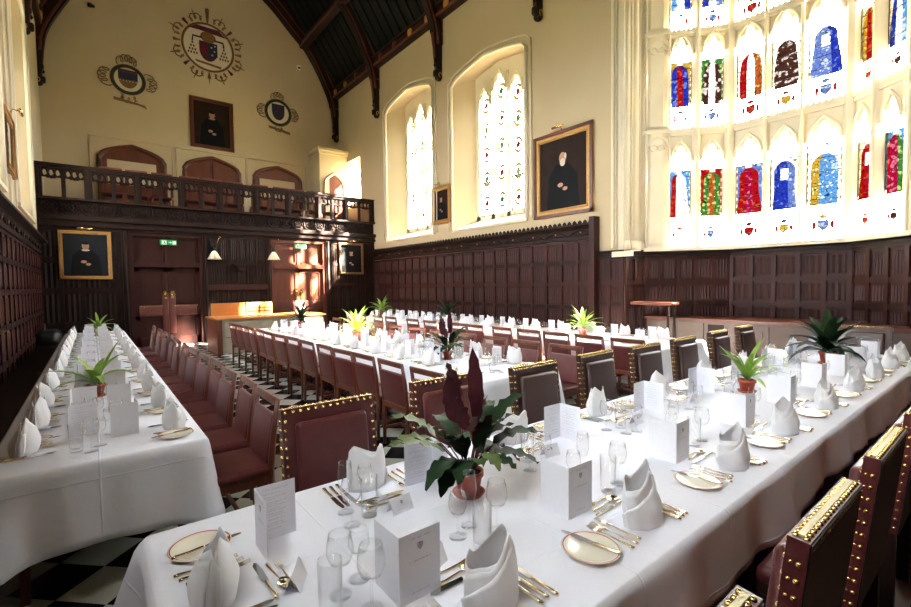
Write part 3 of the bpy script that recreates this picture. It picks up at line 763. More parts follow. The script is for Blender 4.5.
# screen wall with panelling between the doors
D1, D2 = (0.86, 2.72), (4.74, 6.66)
mb = MB(); mb.M = MS
wall_cells(mb, XL, XR, 0, 3.40, [(D1[0], D1[1], 0, 3.28), (D2[0], D2[1], 0, 3.28)], 0.25, OAKD, None)
struct(mb.build('wall_screen'), 'dark oak screen wall under the gallery')
mb = MB()
for a, b, cw in ((XL, D1[0]-0.16, 0.44), (D1[1]+0.14, D2[0]-0.14, 0.31), (D2[1]+0.14, XR, 0.4)):
    panelling(mb, MS @ Matrix.Translation((a, 0, 0)), b-a, [0.1, 0.75, 1.66, 2.48, 3.28], cw, OAKD, OAKD, 3)
mb.M = MS
mb.box(D1[1]+0.14, D2[0]-0.14, 0.03, 0.12, 1.62, 1.80, OAK)
mb.box(D2[1]+0.2, 7.75, 0.03, 0.09, 1.70, 1.80, OAK)
struct(mb.build('trim_21'), 'dark panelling of the oak screen')
def post(a, b, n):
    m_ = MB(); m_.M = MS; m_.box(a, b, 0, 0.12, 0, 3.32, OAKD); m_.tube([((a+b)/2, 0.13, 0.1), ((a+b)/2, 0.13, 3.3)], 0.035, OAKD, 8)
    struct(m_.build('trim_%d' % n), 'dark post beside a door of the screen')
post(D1[0]-0.16, D1[0], 22); post(D1[1], D1[1]+0.14, 23); post(D2[0]-0.14, D2[0], 24); post(D2[1], D2[1]+0.14, 25)
for di, (a, b) in enumerate((D1, D2)):
    root = sempty('door_%d' % (di+1), ['dark double door with studded leather straps, left of the sideboard', 'sunlit red double door with a studded leather band, right of the sideboard'][di])
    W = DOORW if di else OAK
    f = MB(); f.M = MS
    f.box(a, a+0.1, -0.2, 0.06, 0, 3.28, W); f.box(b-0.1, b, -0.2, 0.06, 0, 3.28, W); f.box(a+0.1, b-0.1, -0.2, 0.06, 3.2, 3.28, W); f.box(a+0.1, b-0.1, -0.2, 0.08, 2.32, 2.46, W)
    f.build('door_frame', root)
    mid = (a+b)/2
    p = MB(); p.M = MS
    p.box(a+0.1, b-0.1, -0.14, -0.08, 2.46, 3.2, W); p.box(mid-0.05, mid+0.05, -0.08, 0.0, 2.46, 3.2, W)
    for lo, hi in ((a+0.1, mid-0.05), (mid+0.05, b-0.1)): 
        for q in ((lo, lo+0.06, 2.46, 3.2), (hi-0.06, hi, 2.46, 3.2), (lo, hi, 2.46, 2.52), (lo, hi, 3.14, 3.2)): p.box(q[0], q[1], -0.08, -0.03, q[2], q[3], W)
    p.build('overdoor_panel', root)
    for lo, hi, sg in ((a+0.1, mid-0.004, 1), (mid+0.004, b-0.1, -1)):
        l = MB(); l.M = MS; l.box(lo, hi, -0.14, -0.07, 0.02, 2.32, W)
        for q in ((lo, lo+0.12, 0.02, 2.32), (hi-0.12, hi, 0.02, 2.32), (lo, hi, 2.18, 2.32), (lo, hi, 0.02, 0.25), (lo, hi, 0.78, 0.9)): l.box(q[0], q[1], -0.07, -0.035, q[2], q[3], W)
        leaf = l.build('door_leaf', root)
        s_ = MB(); s_.M = MS
        z0, z1 = (0.88, 1.2)
        s_.rbox(lo+0.1 if sg == 1 else lo, hi if sg == 1 else hi-0.1, -0.03, -0.015, z0, z1, STRAP, 0.007)
        if di == 0: s_.rbox(hi-0.17 if sg == 1 else lo, hi if sg == 1 else lo+0.17, -0.032, -0.012, 0.35, 1.56, STRAP, 0.009)
        k = lo + 0.14
        while k < hi - 0.05:
            for zz in (z0+0.03, z1-0.03): s_.dome((k, -0.014, zz), 0.012, BRASS, (0, 1, 0), 6)
            k += 0.075
        s_.build('studded_strap', leaf)
        h = MB(); h.M = MS
        hx_ = hi-0.09 if sg == 1 else lo+0.09
        h.box(hx_-0.04, hx_+0.04, -0.03, -0.01, 1.40 if di == 0 else 1.25, 1.62, BRASS); h.tube([(hx_, -0.01, 1.5), (hx_, 0.04, 1.5)], [0.02, 0.032], BRASS, 10)
        h.build('door_handle', leaf)

# door canopies on the gallery's rear wall
ARX = [(0.35, 2.17), (2.78, 4.63), (5.17, 7.0)]
MG = Matrix(((1, 0, 0, 0), (0, -1, 0, YG), (0, 0, 1, 0), (0, 0, 0, 1)))
for i, (a, b) in enumerate(ARX):
    root = sempty('door_%d' % (i+3), 'wide reddish arched doorway behind the gallery, ' + ['leftmost and open at the top', 'middle one filled with plain panels', 'rightmost, half open'][i])
    f = MB(); f.M = MG; n = 20; fn = four_centred(6.05, 6.52)
    pts = [(a, 0.03, 3.95), (a, 0.03, 5.9)] + [(a+(b-a)*k/n, 0.03, fn(k/n)) for k in range(n+1)] + [(b, 0.03, 5.9), (b, 0.03, 3.95)]
    f.tube(pts, 0.075, DOORW, 8); f.build('arched_frame', root)
    q = MB(); q.M = MG
    for k in range(n):
        xa, xb = a+(b-a)*k/n, a+(b-a)*(k+1)/n
        q.add([(xa, 0.012, 3.95), (xb, 0.012, 3.95), (xb, 0.012, fn((k+1)/n)), (xa, 0.012, fn(k/n))], [(0,1,2,3)], DOORW if i != 0 else DOORW)
    if i != 1:
        q.box(a+0.2, b-0.25, 0.015, 0.03, 5.2, 6.0, PLASTER)
    else:
        q.box((a+b)/2-0.02, (a+b)/2+0.02, 0.012, 0.03, 3.95, 6.4, OAK)
    q.build('door_panel', root)
    hm = MB(); hm.M = MG
    hm.tube([(a-0.25, 0.02, 5.2), (a-0.25, 0.02, 6.72)] + [(b+0.25, 0.02, 6.72), (b+0.25, 0.02, 5.2)], 0.03, PLASTER, 6); hm.build('hood_mould', root)
# corner turret on the right
mb = MB(); mb.box(7.45, XR-0.002, 18.2, YG, 3.95, 7.1, PLASTER)
mb.box(7.38, XR-0.002, 18.1, YG, 7.1, 7.2, PLASTER); mb.box(7.33, XR-0.002, 18.02, YG, 7.2, 7.32, PLASTER)
struct(mb.build('wall_turret'), 'projecting plaster corner block at the right of the gallery')
root = sempty('door_6', 'narrow arched doorway in the corner block at the right of the gallery')
f = MB(); MT = Matrix(((1, 0, 0, 0), (0, -1, 0, 18.2), (0, 0, 1, 0), (0, 0, 0, 1))); f.M = MT; fn = four_centred(5.85, 6.35); a, b = 7.62, 8.5
f.tube([(a, 0.02, 3.95)] + [(a+(b-a)*k/12, 0.02, fn(k/12)) for k in range(13)] + [(b, 0.02, 3.95)], 0.06, STONE, 8); f.build('arched_frame', root)
f = MB(); f.M = MT
for k in range(12): f.add([(a+(b-a)*k/12, 0.01, 3.95), (a+(b-a)*(k+1)/12, 0.01, 3.95), (a+(b-a)*(k+1)/12, 0.01, fn((k+1)/12)-0.05), (a+(b-a)*k/12, 0.01, fn(k/12)-0.05)], [(0,1,2,3)], PLASTER if k < 3 else DOORW)
f.build('door_panel', root)

# gallery chairs
def gallery_chair():
    t = thing('gallery_chair', 'x', 'chair')
    b = MB(); b.rbox(-0.27, 0.27, -0.03, 0.03, 0.92, 1.10, DOORW, 0.03); b.build('top_rail', t)
    for x in (-0.25, 0, 0.25):
        b = MB(); b.box(x-0.035, x+0.035, -0.02, 0.02, 0.45, 0.95, DOORW); b.build('back_post', t)
    b = MB(); b.rbox(-0.26, 0.26, 0.0, 0.5, 0.40, 0.47, LEATH, 0.03); b.build('seat', t)
    for x in (-0.26, 0.26):
        for y in (0.0, 0.46):
            b = MB(); b.box(x-0.025, x+0.025, y-0.02, y+0.03, 0, 0.41, DOORW); b.build('leg', t)
    return t
gc_ = gallery_chair()
for o_ in bpy.data.objects:
    if o_.parent == gc_:
        for v_ in o_.data.vertices: v_.co.z *= 1.10
gc = Proto(gc_)
for i, x in enumerate((0.55, 1.15, 1.78, 2.5, 3.15, 3.8, 4.6, 5.3, 5.85, 6.5, 7.15)):
    gc.place((x, 16.45, 3.95), PI*1.0 + R.uniform(-0.15, 0.15) + PI, 'reddish wooden chair behind the gallery front, %s from its left end' % ORD[i], 'chairs along the gallery')

# ------------------------------------------------------------------ painted arms on the gable (flat paint on the wall)
def ring(b, cx, cz, r0, r1, y, m, n=32, sz=1.0):
    V = []; F = []
    for k in range(n):
        a = 2*PI*k/n; V += [(cx+r0*math.cos(a), y, cz+sz*r0*math.sin(a)), (cx+r1*math.cos(a), y, cz+sz*r1*math.sin(a))]
    for k in range(n): F.append((2*k, 2*k+1, 2*((k+1) % n)+1, 2*((k+1) % n)))
    b.add(V, F, m)
def shield(b, cx, cz, w, h, y, m):
    pts = [(cx-w, cz+h*0.5), (cx+w, cz+h*0.5)] + [(cx + w*math.cos(a), cz + h*0.0 - h*0.62*math.sin(a)) for a in [PI*k/10 for k in range(11)]]
    b.add([(p[0], y, p[1]) for p in pts], [tuple(range(len(pts)))], m)
def curl(b, cx, cz, r, a0, m, y=0.012, rad=0.012, turns=2):
    # one dense scrolling clump of strapwork, drawn with a single running band
    rr = random.Random(int(cx*1000 + cz*77)); pts = []; n = 16*turns
    for k in range(n+1):
        t = k/n; w_ = math.sin(PI*t)
        u = (t-0.5)*2.0*r + 0.26*r*math.sin(2*PI*turns*1.5*t); v = r*(0.25+0.55*w_) + 0.42*r*math.cos(2*PI*turns*1.5*t)
        pts.append((cx + v*math.cos(a0) - u*math.sin(a0), y, cz + v*math.sin(a0) + u*math.cos(a0)))
    b.tube(pts, rad, m, 4)
root = thing('painted_crest', 'green ringed coat of arms with gold strapwork painted left of the large one', 'coat of arms', (1.22, YG-0.012, 8.74))
MC = Matrix(((1, 0, 0, 0), (0, -1, 0, 0), (0, 0, 1, 0), (0, 0, 0, 1)))
b = MB(); b.M = MC; ring(b, 0, 0, 0.40, 0.49, 0.012, GREENP); ring(b, 0, 0, 0.49, 0.505, 0.013, OCHREP); ring(b, 0, 0, 0.385, 0.40, 0.013, OCHREP); b.disc(0, 0, 0.4, 0.006, WHITEP, 28); b.build('ring', root)
b = MB(); b.M = MC; shield(b, 0, 0.05, 0.27, 0.54, 0.014, OCHREP); b.add([(-0.27, 0.016, 0.23), (0.27, 0.016, 0.23), (0.27, 0.016, 0.0), (-0.27, 0.016, 0.0)], [(0,1,2,3)], NAVYP); b.box(-0.27, 0.27, 0.014, 0.018, 0.24, 0.32, MAROONP)
for k in range(6): b.disc(-0.22+0.088*k, -0.05, 0.018, 0.02, WHITEP, 8)
b.build('shield', root)
b = MB(); b.M = MC
for a in (PI/2, PI, 0): curl(b, 0.50*math.cos(a), 0.50*math.sin(a), 0.27, a, OCHREP, rad=0.016, turns=3)
curl(b, 0, -0.50, 0.24, -PI/2, OCHREP, rad=0.016, turns=2); b.prism([(-0.42, -0.64), (0.45, -0.76), (0.5, -0.88), (0.3, -0.80), (-0.42, -0.74)], 0.008, 0.02, OCHREP); b.build('strapwork', root)
root = thing('painted_crest', 'large circular coat of arms with purple hat, tassels and gold fleurons high on the gable', 'coat of arms', (3.7, YG-0.012, 10.55))
b = MB(); b.M = MC; ring(b, 0, 0, 0.80, 0.88, 0.012, OCHREP); ring(b, 0, 0, 0.84, 0.86, 0.014, MAROONP); b.disc(0, 0, 0.8, 0.006, WHITEP, 32); b.build('ring', root)
b = MB(); b.M = MC; shield(b, 0, -0.12, 0.30, 0.62, 0.014, MAROONP); b.add([(0, 0.016, 0.18), (0.30, 0.016, 0.18), (0.30, 0.016, -0.28), (0, 0.016, -0.5)], [(0,1,2,3)], NAVYP)
for x, z in ((0.1, 0.02), (0.2, -0.1), (0.12, -0.25), (0.22, 0.1)): b.disc(x, z, 0.03, 0.019, WHITEP, 8)
b.disc(-0.15, -0.1, 0.05, 0.019, REDRIM, 8); b.build('shield', root)
b = MB(); b.M = MC; b.prism([(-0.62, 0.55), (-0.35, 0.72), (0.35, 0.72), (0.62, 0.5), (0.3, 0.52), (-0.3, 0.56)], 0.010, 0.016, MAROONP); b.disc(0, 0.36, 0.26, 0.018, OCHREP, 16, 0.2)
for sx in (-1, 1):
    b.tube([(sx*0.2, 0.02, 0.3), (sx*0.5, 0.02, 0.3), (sx*0.52, 0.02, 0.12)], 0.03, NAVYP, 5)
    for r_ in range(4):
        for k in range(r_+1): b.disc(sx*(0.52 + (k-r_/2)*0.09), 0.05-0.12*r_, 0.03, 0.018, MAROONP, 6, 0.05)
b.prism([(-0.45, -0.52), (-0.4, -0.6), (0.4, -0.68), (0.42, -0.6)], 0.01, 0.018, OCHREP); b.build('hat_and_tassels', root)
b = MB(); b.M = MC
for k in range(8):
    a = PI/8 + k*PI/4; curl(b, 0.90*math.cos(a), 0.90*math.sin(a), 0.24, a, OCHREP, rad=0.02, turns=2); b.tube([(1.0*math.cos(a), 0.012, 1.0*math.sin(a)), (1.32*math.cos(a), 0.012, 1.32*math.sin(a))], [0.03, 0.012], OCHREP, 5)
for k in range(8):
    a = k*PI/4; b.tube([(0.9*math.cos(a), 0.012, 0.9*math.sin(a)), (1.12*math.cos(a), 0.012, 1.12*math.sin(a))], [0.02, 0.06], MAROONP if k % 2 else OCHREP, 6)
b.tube([(0, 0.012, 0.9), (0, 0.012, 1.38)], [0.03, 0.07], OCHREP, 6); b.tube([(0, 0.012, -0.9), (0, 0.012, -1.3)], [0.025, 0.01], OCHREP, 6); b.build('fleurons', root)
root = thing('painted_crest', 'dark shield in a green ring painted right of the large coat of arms', 'coat of arms', (6.17, YG-0.012, 8.72))
b = MB(); b.M = MC; ring(b, 0, 0, 0.42, 0.52, 0.012, GREENP); ring(b, 0, 0, 0.52, 0.54, 0.013, OCHREP); b.disc(0, 0, 0.42, 0.006, WHITEP, 28); b.build('ring', root)
b = MB(); b.M = MC; shield(b, 0, 0.05, 0.25, 0.56, 0.014, NAVYP)
for x, z in ((0, 0.2), (-0.05, 0.05), (0.05, -0.08), (0, -0.2)): b.disc(x, z, 0.06, 0.018, MAROONP, 8)
b.build('shield', root)
b = MB(); b.M = MC
for a in (PI/2, PI, 0): curl(b, 0.53*math.cos(a), 0.53*math.sin(a), 0.24, a, OCHREP, rad=0.014, turns=3)
b.prism([(-0.40, -0.56), (0.43, -0.70), (0.46, -0.80), (-0.38, -0.66)], 0.008, 0.02, OCHREP); curl(b, 0, -0.55, 0.18, -PI/2, OCHREP, rad=0.016); b.build('strapwork', root)

# ------------------------------------------------------------------ portraits
def portrait(name_label, w, h, M, ground, fr=0.12, frm=GILT, style=0, light=True):
    root = thing('portrait_painting', name_label, 'painting')
    root.matrix_world = M
    f = MB()
    if style == 1:
        for x0, x1, z0, z1 in ((-w/2, w/2, h/2-fr*0.4, h/2), (-w/2, w/2, -h/2, -h/2+fr*0.4), (-w/2, -w/2+fr*0.4, -h/2, h/2), (w/2-fr*0.4, w/2, -h/2, h/2)): f.box(x0, x1, 0.05, 0.085, z0, z1, CHW)
    for x0, x1, z0, z1 in ((-w/2, w/2, h/2-fr, h/2), (-w/2, w/2, -h/2, -h/2+fr), (-w/2, -w/2+fr, -h/2+fr, h/2-fr), (w/2-fr, w/2, -h/2+fr, h/2-fr)):
        f.box(x0, x1, 0.005, 0.05, z0, z1, frm)
    for q, yy in ((0.02, 0.075), (fr-0.03, 0.06)):
        ww, hh = w/2-q, h/2-q
        f.tube([(-ww, yy-0.02, -hh), (ww, yy-0.02, -hh), (ww, yy-0.02, hh), (-ww, yy-0.02, hh)], 0.022, frm if style != 2 else BRASS, 6, True)
    f.build('frame', root)
    c = MB(); W, H = w-2*fr, h-2*fr
    c.box(-W/2, W/2, 0.005, 0.02, -H/2, H/2, ground)
    hz_ = H*0.22; hr = min(W, H)*(0.085 if style != 1 else 0.075)
    pts = [(-W*0.36, -H/2), (W*0.36, -H/2), (W*0.30, -H*0.02), (W*0.14, hz_-hr*1.3), (-W*0.12, hz_-hr*1.3), (-W*0.30, -H*0.04)]
    c.add([(x, 0.022, z) for x, z in pts], [tuple(range(6))], ROBE)
    c.disc(0, hz_, hr, 0.024, SKINP, 16, hr*1.3)
    if style == 1: c.disc(0, hz_-hr*1.0, hr*0.75, 0.026, WHITEB, 12, hr*0.9); c.disc(-hr*0.8, hz_+hr*0.3, hr*0.3, 0.0255, WHITEB, 10, hr*0.7)
    else: c.disc(0, hz_+hr*0.9, hr*1.05, 0.0255, ROBE, 12, hr*0.5); c.disc(0, hz_-hr*1.4, hr*1.1, 0.0235, WHITEB if style == 3 else SKINP, 12, hr*0.35)
    c.disc(W*0.05, -H*0.16, hr*0.8, 0.024, SKINP, 10, hr*0.5); c.disc(-W*0.05, -H*0.22, hr*0.7, 0.024, SKINP, 10, hr*0.45)
    c.build('canvas', root)
    if light:
        l = MB(); lx = 0.0
        l.tube([(lx, 0.03, h/2-0.02), (lx, 0.10, h/2+0.09), (lx, 0.2, h/2+0.06)], 0.012, BRASS, 6); l.tube([(lx-0.16, 0.2, h/2+0.05), (lx+0.16, 0.2, h/2+0.05)], 0.028, BRASS, 8); l.build('picture_light', root)
    return root
def on_right(y, z): return Matrix(((0, -1, 0, XR), (1, 0, 0, y), (0, 0, 1, z), (0, 0, 0, 1))) @ Matrix.Identity(4)
def on_left(y, z): return Matrix(((0, 1, 0, XL), (-1, 0, 0, y), (0, 0, 1, z), (0, 0, 0, 1)))
def on_screen(x, z, y=YS-0.05): return Matrix(((1, 0, 0, x), (0, -1, 0, y), (0, 0, 1, z), (0, 0, 0, 1))) if False else Matrix(((-1, 0, 0, x), (0, -1, 0, y), (0, 0, 1, z), (0, 0, 0, 1)))
portrait('large gilt framed portrait of a white bearded person in black, between window and bay', 1.68, 1.95, on_right(6.85, 4.23), CANVASD, 0.17, GILT, 1)
portrait('small dark portrait in a gilt frame between the two side windows', 1.0, 1.16, on_right(11.56, 4.17), CANVASD, 0.13, GILT, 0)
portrait('ornate gilt framed portrait seen edge-on on the left wall', 1.1, 1.02, on_left(10.95, 4.2), CANVASD, 0.15, GILT, 0)
portrait('gilt framed portrait of a person in dark blue on the screen left of the door', 1.12, 1.30, on_screen(-0.09, 2.62), CANVASB, 0.09, GILT, 3)
portrait('dark portrait of a pale faced person right of the sunlit door', 0.97, 1.17, on_screen(7.66, 2.71), ROBE, 0.08, OCHREP, 0)
portrait('reddish framed dark double portrait on the gable above the gallery', 1.46, 1.83, on_screen(3.74, 7.76, YG), CANVASD, 0.13, DOORW, 0, False)

# ------------------------------------------------------------------ lamps, exit signs, small fixtures on the screen
def lamp():
    t = thing('wall_lamp', 'x', 'lamp')
    b = MB(); b.rbox(-0.05, 0.05, -0.0, 0.03, 0.05, 0.2, LEDM, 0.02); b.build('wall_mount', t)
    b = MB()
    b.tube([(0, 0.03, 0.12), (-0.08, 0.14, 0.42), (-0.14, 0.16, 0.5)], 0.012, BRASS, 6); b.tube([(0, 0.03, 0.12), (0.1, 0.15, 0.2), (0.16, 0.15, 0.42)], 0.012, LEDM, 6)
    b.tube([(0, 0.03, 0.12), (0.05, 0.18, 0.16), (0.06, 0.2, 0.02)], 0.014, LEDM, 6); b.build('bracket_arm', t)
    b = MB(); b.lathe([(0.04, 0.02), (0.07, -0.02), (0.195, -0.24), (0.20, -0.24), (0.075, -0.01)], SHADE, 20, Matrix.Translation((0.06, 0.2, 0.03))); b.build('lamp_shade', t)
    return t
lp = Proto(lamp())
lp.place((3.06, YS-0.06, 2.78), PI, 'wall lamp with cream cone shade beside the dark door', 'wall lamps on the screen')
lp.place((4.82, YS-0.13, 2.80), PI, 'wall lamp with cream cone shade beside the sunlit door', 'wall lamps on the screen')
def exit_sign():
    t = thing('exit_sign', 'x', 'sign')
    b = MB(); b.box(-0.21, 0.21, 0, 0.05, -0.075, 0.075, SIGNG); b.build('sign_panel', t)
    b = MB(); y = 0.052
    b.box(-0.19, -0.10, 0.05, y, -0.05, 0.05, SIGNW); b.box(-0.05, 0.0, 0.05, y, -0.012, 0.012, SIGNW)
    b.add([(-0.085, y, 0), (-0.05, y, 0.035), (-0.05, y, -0.035)], [(0,1,2)], SIGNW)
    b.box(0.05, 0.17, 0.05, y, -0.06, 0.06, SIGNW); b.disc(0.105, 0.035, 0.012, y+0.002, SIGNG, 8)
    b.add([(0.085, y+0.002, 0.02), (0.12, y+0.002, 0.02), (0.115, y+0.002, -0.015), (0.14, y+0.002, -0.05), (0.125, y+0.002, -0.05), (0.10, y+0.002, -0.02), (0.075, y+0.002, -0.05), (0.065, y+0.002, -0.045), (0.088, y+0.002, -0.01)], [tuple(range(9))], SIGNG)
    b.build('running_person_pictogram', t)
    b = MB(); b.tube([(-0.12, 0.02, 0.07), (-0.12, 0.02, 0.16)], 0.006, LEDM, 5); b.tube([(0.12, 0.02, 0.07), (0.12, 0.02, 0.16)], 0.006, LEDM, 5); b.build('hanger', t)
    return t
ex = Proto(exit_sign())
ex.place((1.82, YS-0.09, 3.04), PI, 'green exit sign over the dark door', 'green exit signs')
ex.place((5.73, YS-0.09, 3.08), PI, 'green exit sign over the sunlit red door', 'green exit signs')
b = MB(); b.M = MS; b.box(3.55, 4.05, 0.05, 0.28, 2.40, 2.43, OAKD); b.prism([(3.62, 2.4), (3.98, 2.4), (3.9, 2.24), (3.7, 2.24)], 0.05, 0.2, OAKD)
tag(b.build('wall_shelf'), 'small dark bracket shelf on the screen between the lamps', 'shelf')
b = MB(); b.rbox(-0.06, 0.06, -0.1, 0, -0.06, 0.06, LEDM, 0.02); b.tube([(0, -0.05, 0), (0.1, -0.16, -0.06)], [0.03, 0.05], LEDM, 8)
o = tag(b.build('spotlight'), 'small black spotlight on the gable near the left roof rib', 'light'); o.location = (0.28, YG, 10.85)
b = MB(); b.rbox(-0.07, 0.07, -0.08, 0, -0.09, 0.09, SIGNW, 0.02); b.box(-0.05, 0.05, -0.1, -0.07, -0.06, 0.0, LEDM)
o = tag(b.build('sensor_box'), 'small white sensor on the gable near the right roof rib', 'sensor'); o.location = (7.05, YG, 10.75)

# ------------------------------------------------------------------ benches, sideboard, bay counter
t = thing('wall_bench', 'long dark fixed bench along the left wall beside the left table', 'bench')
b = MB(); b.box(XL+0.06, -0.64, -1.0, 15.3, 0.41, 0.45, OAKD); b.build('seat', t)
b = MB(); b.box(XL+0.06, -0.74, -1.0, 15.3, 0.04, 0.41, OAKD); b.build('front_board', t)
t = thing('holdall_bag', 'black leather bag lying on the far end of the wall bench', 'bag', (-0.82, 13.9, 0.45))
b = MB(); b.rbox(-0.2, 0.24, -0.4, 0.4, 0.0, 0.34, BLACKL, 0.13); b.build('body', t)
b = MB(); b.tube([(-0.05, -0.2, 0.3), (-0.05, -0.1, 0.46), (-0.05, 0.1, 0.46), (-0.05, 0.2, 0.3)], 0.018, BLACKL, 8); b.build('handle', t)
# sideboard
t = thing('sideboard', 'orange topped sideboard with pale front and raised back panels before the screen', 'sideboard', (0, 0, 0))
b = MB(); b.box(2.42, 5.3, 12.75, 14.1, 0.87, 0.91, PINE); b.build('worktop', t)
b = MB(); b.box(2.47, 5.25, 12.82, 14.05, 0.0, 0.87, CREAMD); b.build('body', t)
b = MB(); b.box(2.44, 2.48, 12.79, 14.08, 0.0, 0.87, CHW); b.box(2.44, 2.56, 12.78, 12.82, 0, 0.87, CHW); b.build('end_panel', t)
for x in (2.62, 3.5, 4.38):
    b = MB(); b.box(x, x+0.82, 12.80, 12.82, 0.08, 0.82, CREAMD); b.box(x+0.02, x+0.8, 12.795, 12.80, 0.4, 0.42, BROWND); b.build('door', t)
for x0, x1 in ((2.55, 3.42), (3.46, 4.17)):
    b = MB(); b.box(x0, x1, 14.02, 14.07, 0.91, 1.26, PINE)
    if x0 > 3: b.box(x0+0.05, x1-0.05, 14.0, 14.02, 1.0, 1.03, OAK); b.box((x0+x1)/2-0.02, (x0+x1)/2+0.02, 14.0, 14.02, 0.95, 1.2, OAK); b.box(x0+0.05, x1-0.05, 14.0, 14.02, 1.1, 1.12, OAK)
    b.build('back_panel', t)
for i, (x, y, h) in enumerate(((3.4, 13.3, 0.03), (3.9, 13.4, 0.02), (4.75, 13.3, 0.22))):
    b = MB(); b.rbox(-0.12, 0.12, -0.07, 0.07, 0, h, PAPER, 0.008); o = tag(b.build('paper_stack' if i < 2 else 'card_box'), ['low white stack of papers on the left of the sideboard top', 'flat white sheets near the middle of the sideboard top', 'small upright white card box at the right of the sideboard top'][i], 'paper' if i < 2 else 'box'); o.location = (x, y, 0.911)
# bay counter
t = thing('window_counter', 'long brown topped cupboard counter filling the bay under the stained glass', 'counter')
def top_poly(x0, ins, z0, z1, m, nm):
    b = MB(); P = [(x0, 0.72+ins), (9.16, 0.75+ins), (10.17-ins, 1.98), (10.17-ins, 3.84), (9.16, 5.06-ins), (x0, 5.08-ins)]
    n = 6; b.add([(x, y, z0) for x, y in P] + [(x, y, z1) for x, y in P], [tuple(range(n)), tuple(range(2*n-1, n-1, -1))] + [(i, n+i, n+(i+1) % n, (i+1) % n) for i in range(n)], m)
    b.build(nm, t)
top_poly(9.06, 0, 0.94, 0.98, CHW, 'worktop'); top_poly(9.12, 0.03, 0.0, 0.94, BROWND, 'body')
ys = [0.85, 1.5, 2.15, 2.8, 3.45, 3.88, 4.42, 4.98]
for i, (y0, y1) in enumerate(zip(ys, ys[1:])):
    if i == 4: b = MB(); b.box(9.11, 9.12, y0+0.1, y1-0.05, 0.1, 0.88, OAKD); b.build('gap_shade_panel', t); continue  # dark panel on the front, coloured as the shade of an open gap
    b = MB(); b.box(9.095, 9.12, y0+0.03, y1-0.03, 0.1, 0.90, COUNTD if i >= 5 else BROWND); b.box(9.085, 9.095, y0+0.12, y1-0.12, 0.2, 0.8, COUNTD if i >= 5 else BROWND); d = b.build('door', t)
    b = MB(); b.dome((9.095, y1-0.08, 0.55), 0.02, BRASS, (-1, 0, 0)); b.build('knob', d)
t = thing('tall_side_table', 'tall narrow stand with a red-brown top at the left corner of the bay', 'table', (8.72, 4.68, 0))
b = MB(); b.rbox(-0.17, 0.17, -0.42, 0.42, 1.24, 1.30, CHW, 0.025); b.build('tabletop', t)
for x, y in ((-0.12, -0.34), (0.12, -0.34), (-0.12, 0.34), (0.12, 0.34)):
    b = MB(); b.tube([(x, y, 0), (x, y, 0.6), (x, y, 1.25)], [0.02, 0.028, 0.02], OAKD, 8); b.build('leg', t)
b = MB(); b.box(-0.12, 0.12, -0.34, 0.34, 0.28, 0.31, OAKD); b.build('stretcher', t)

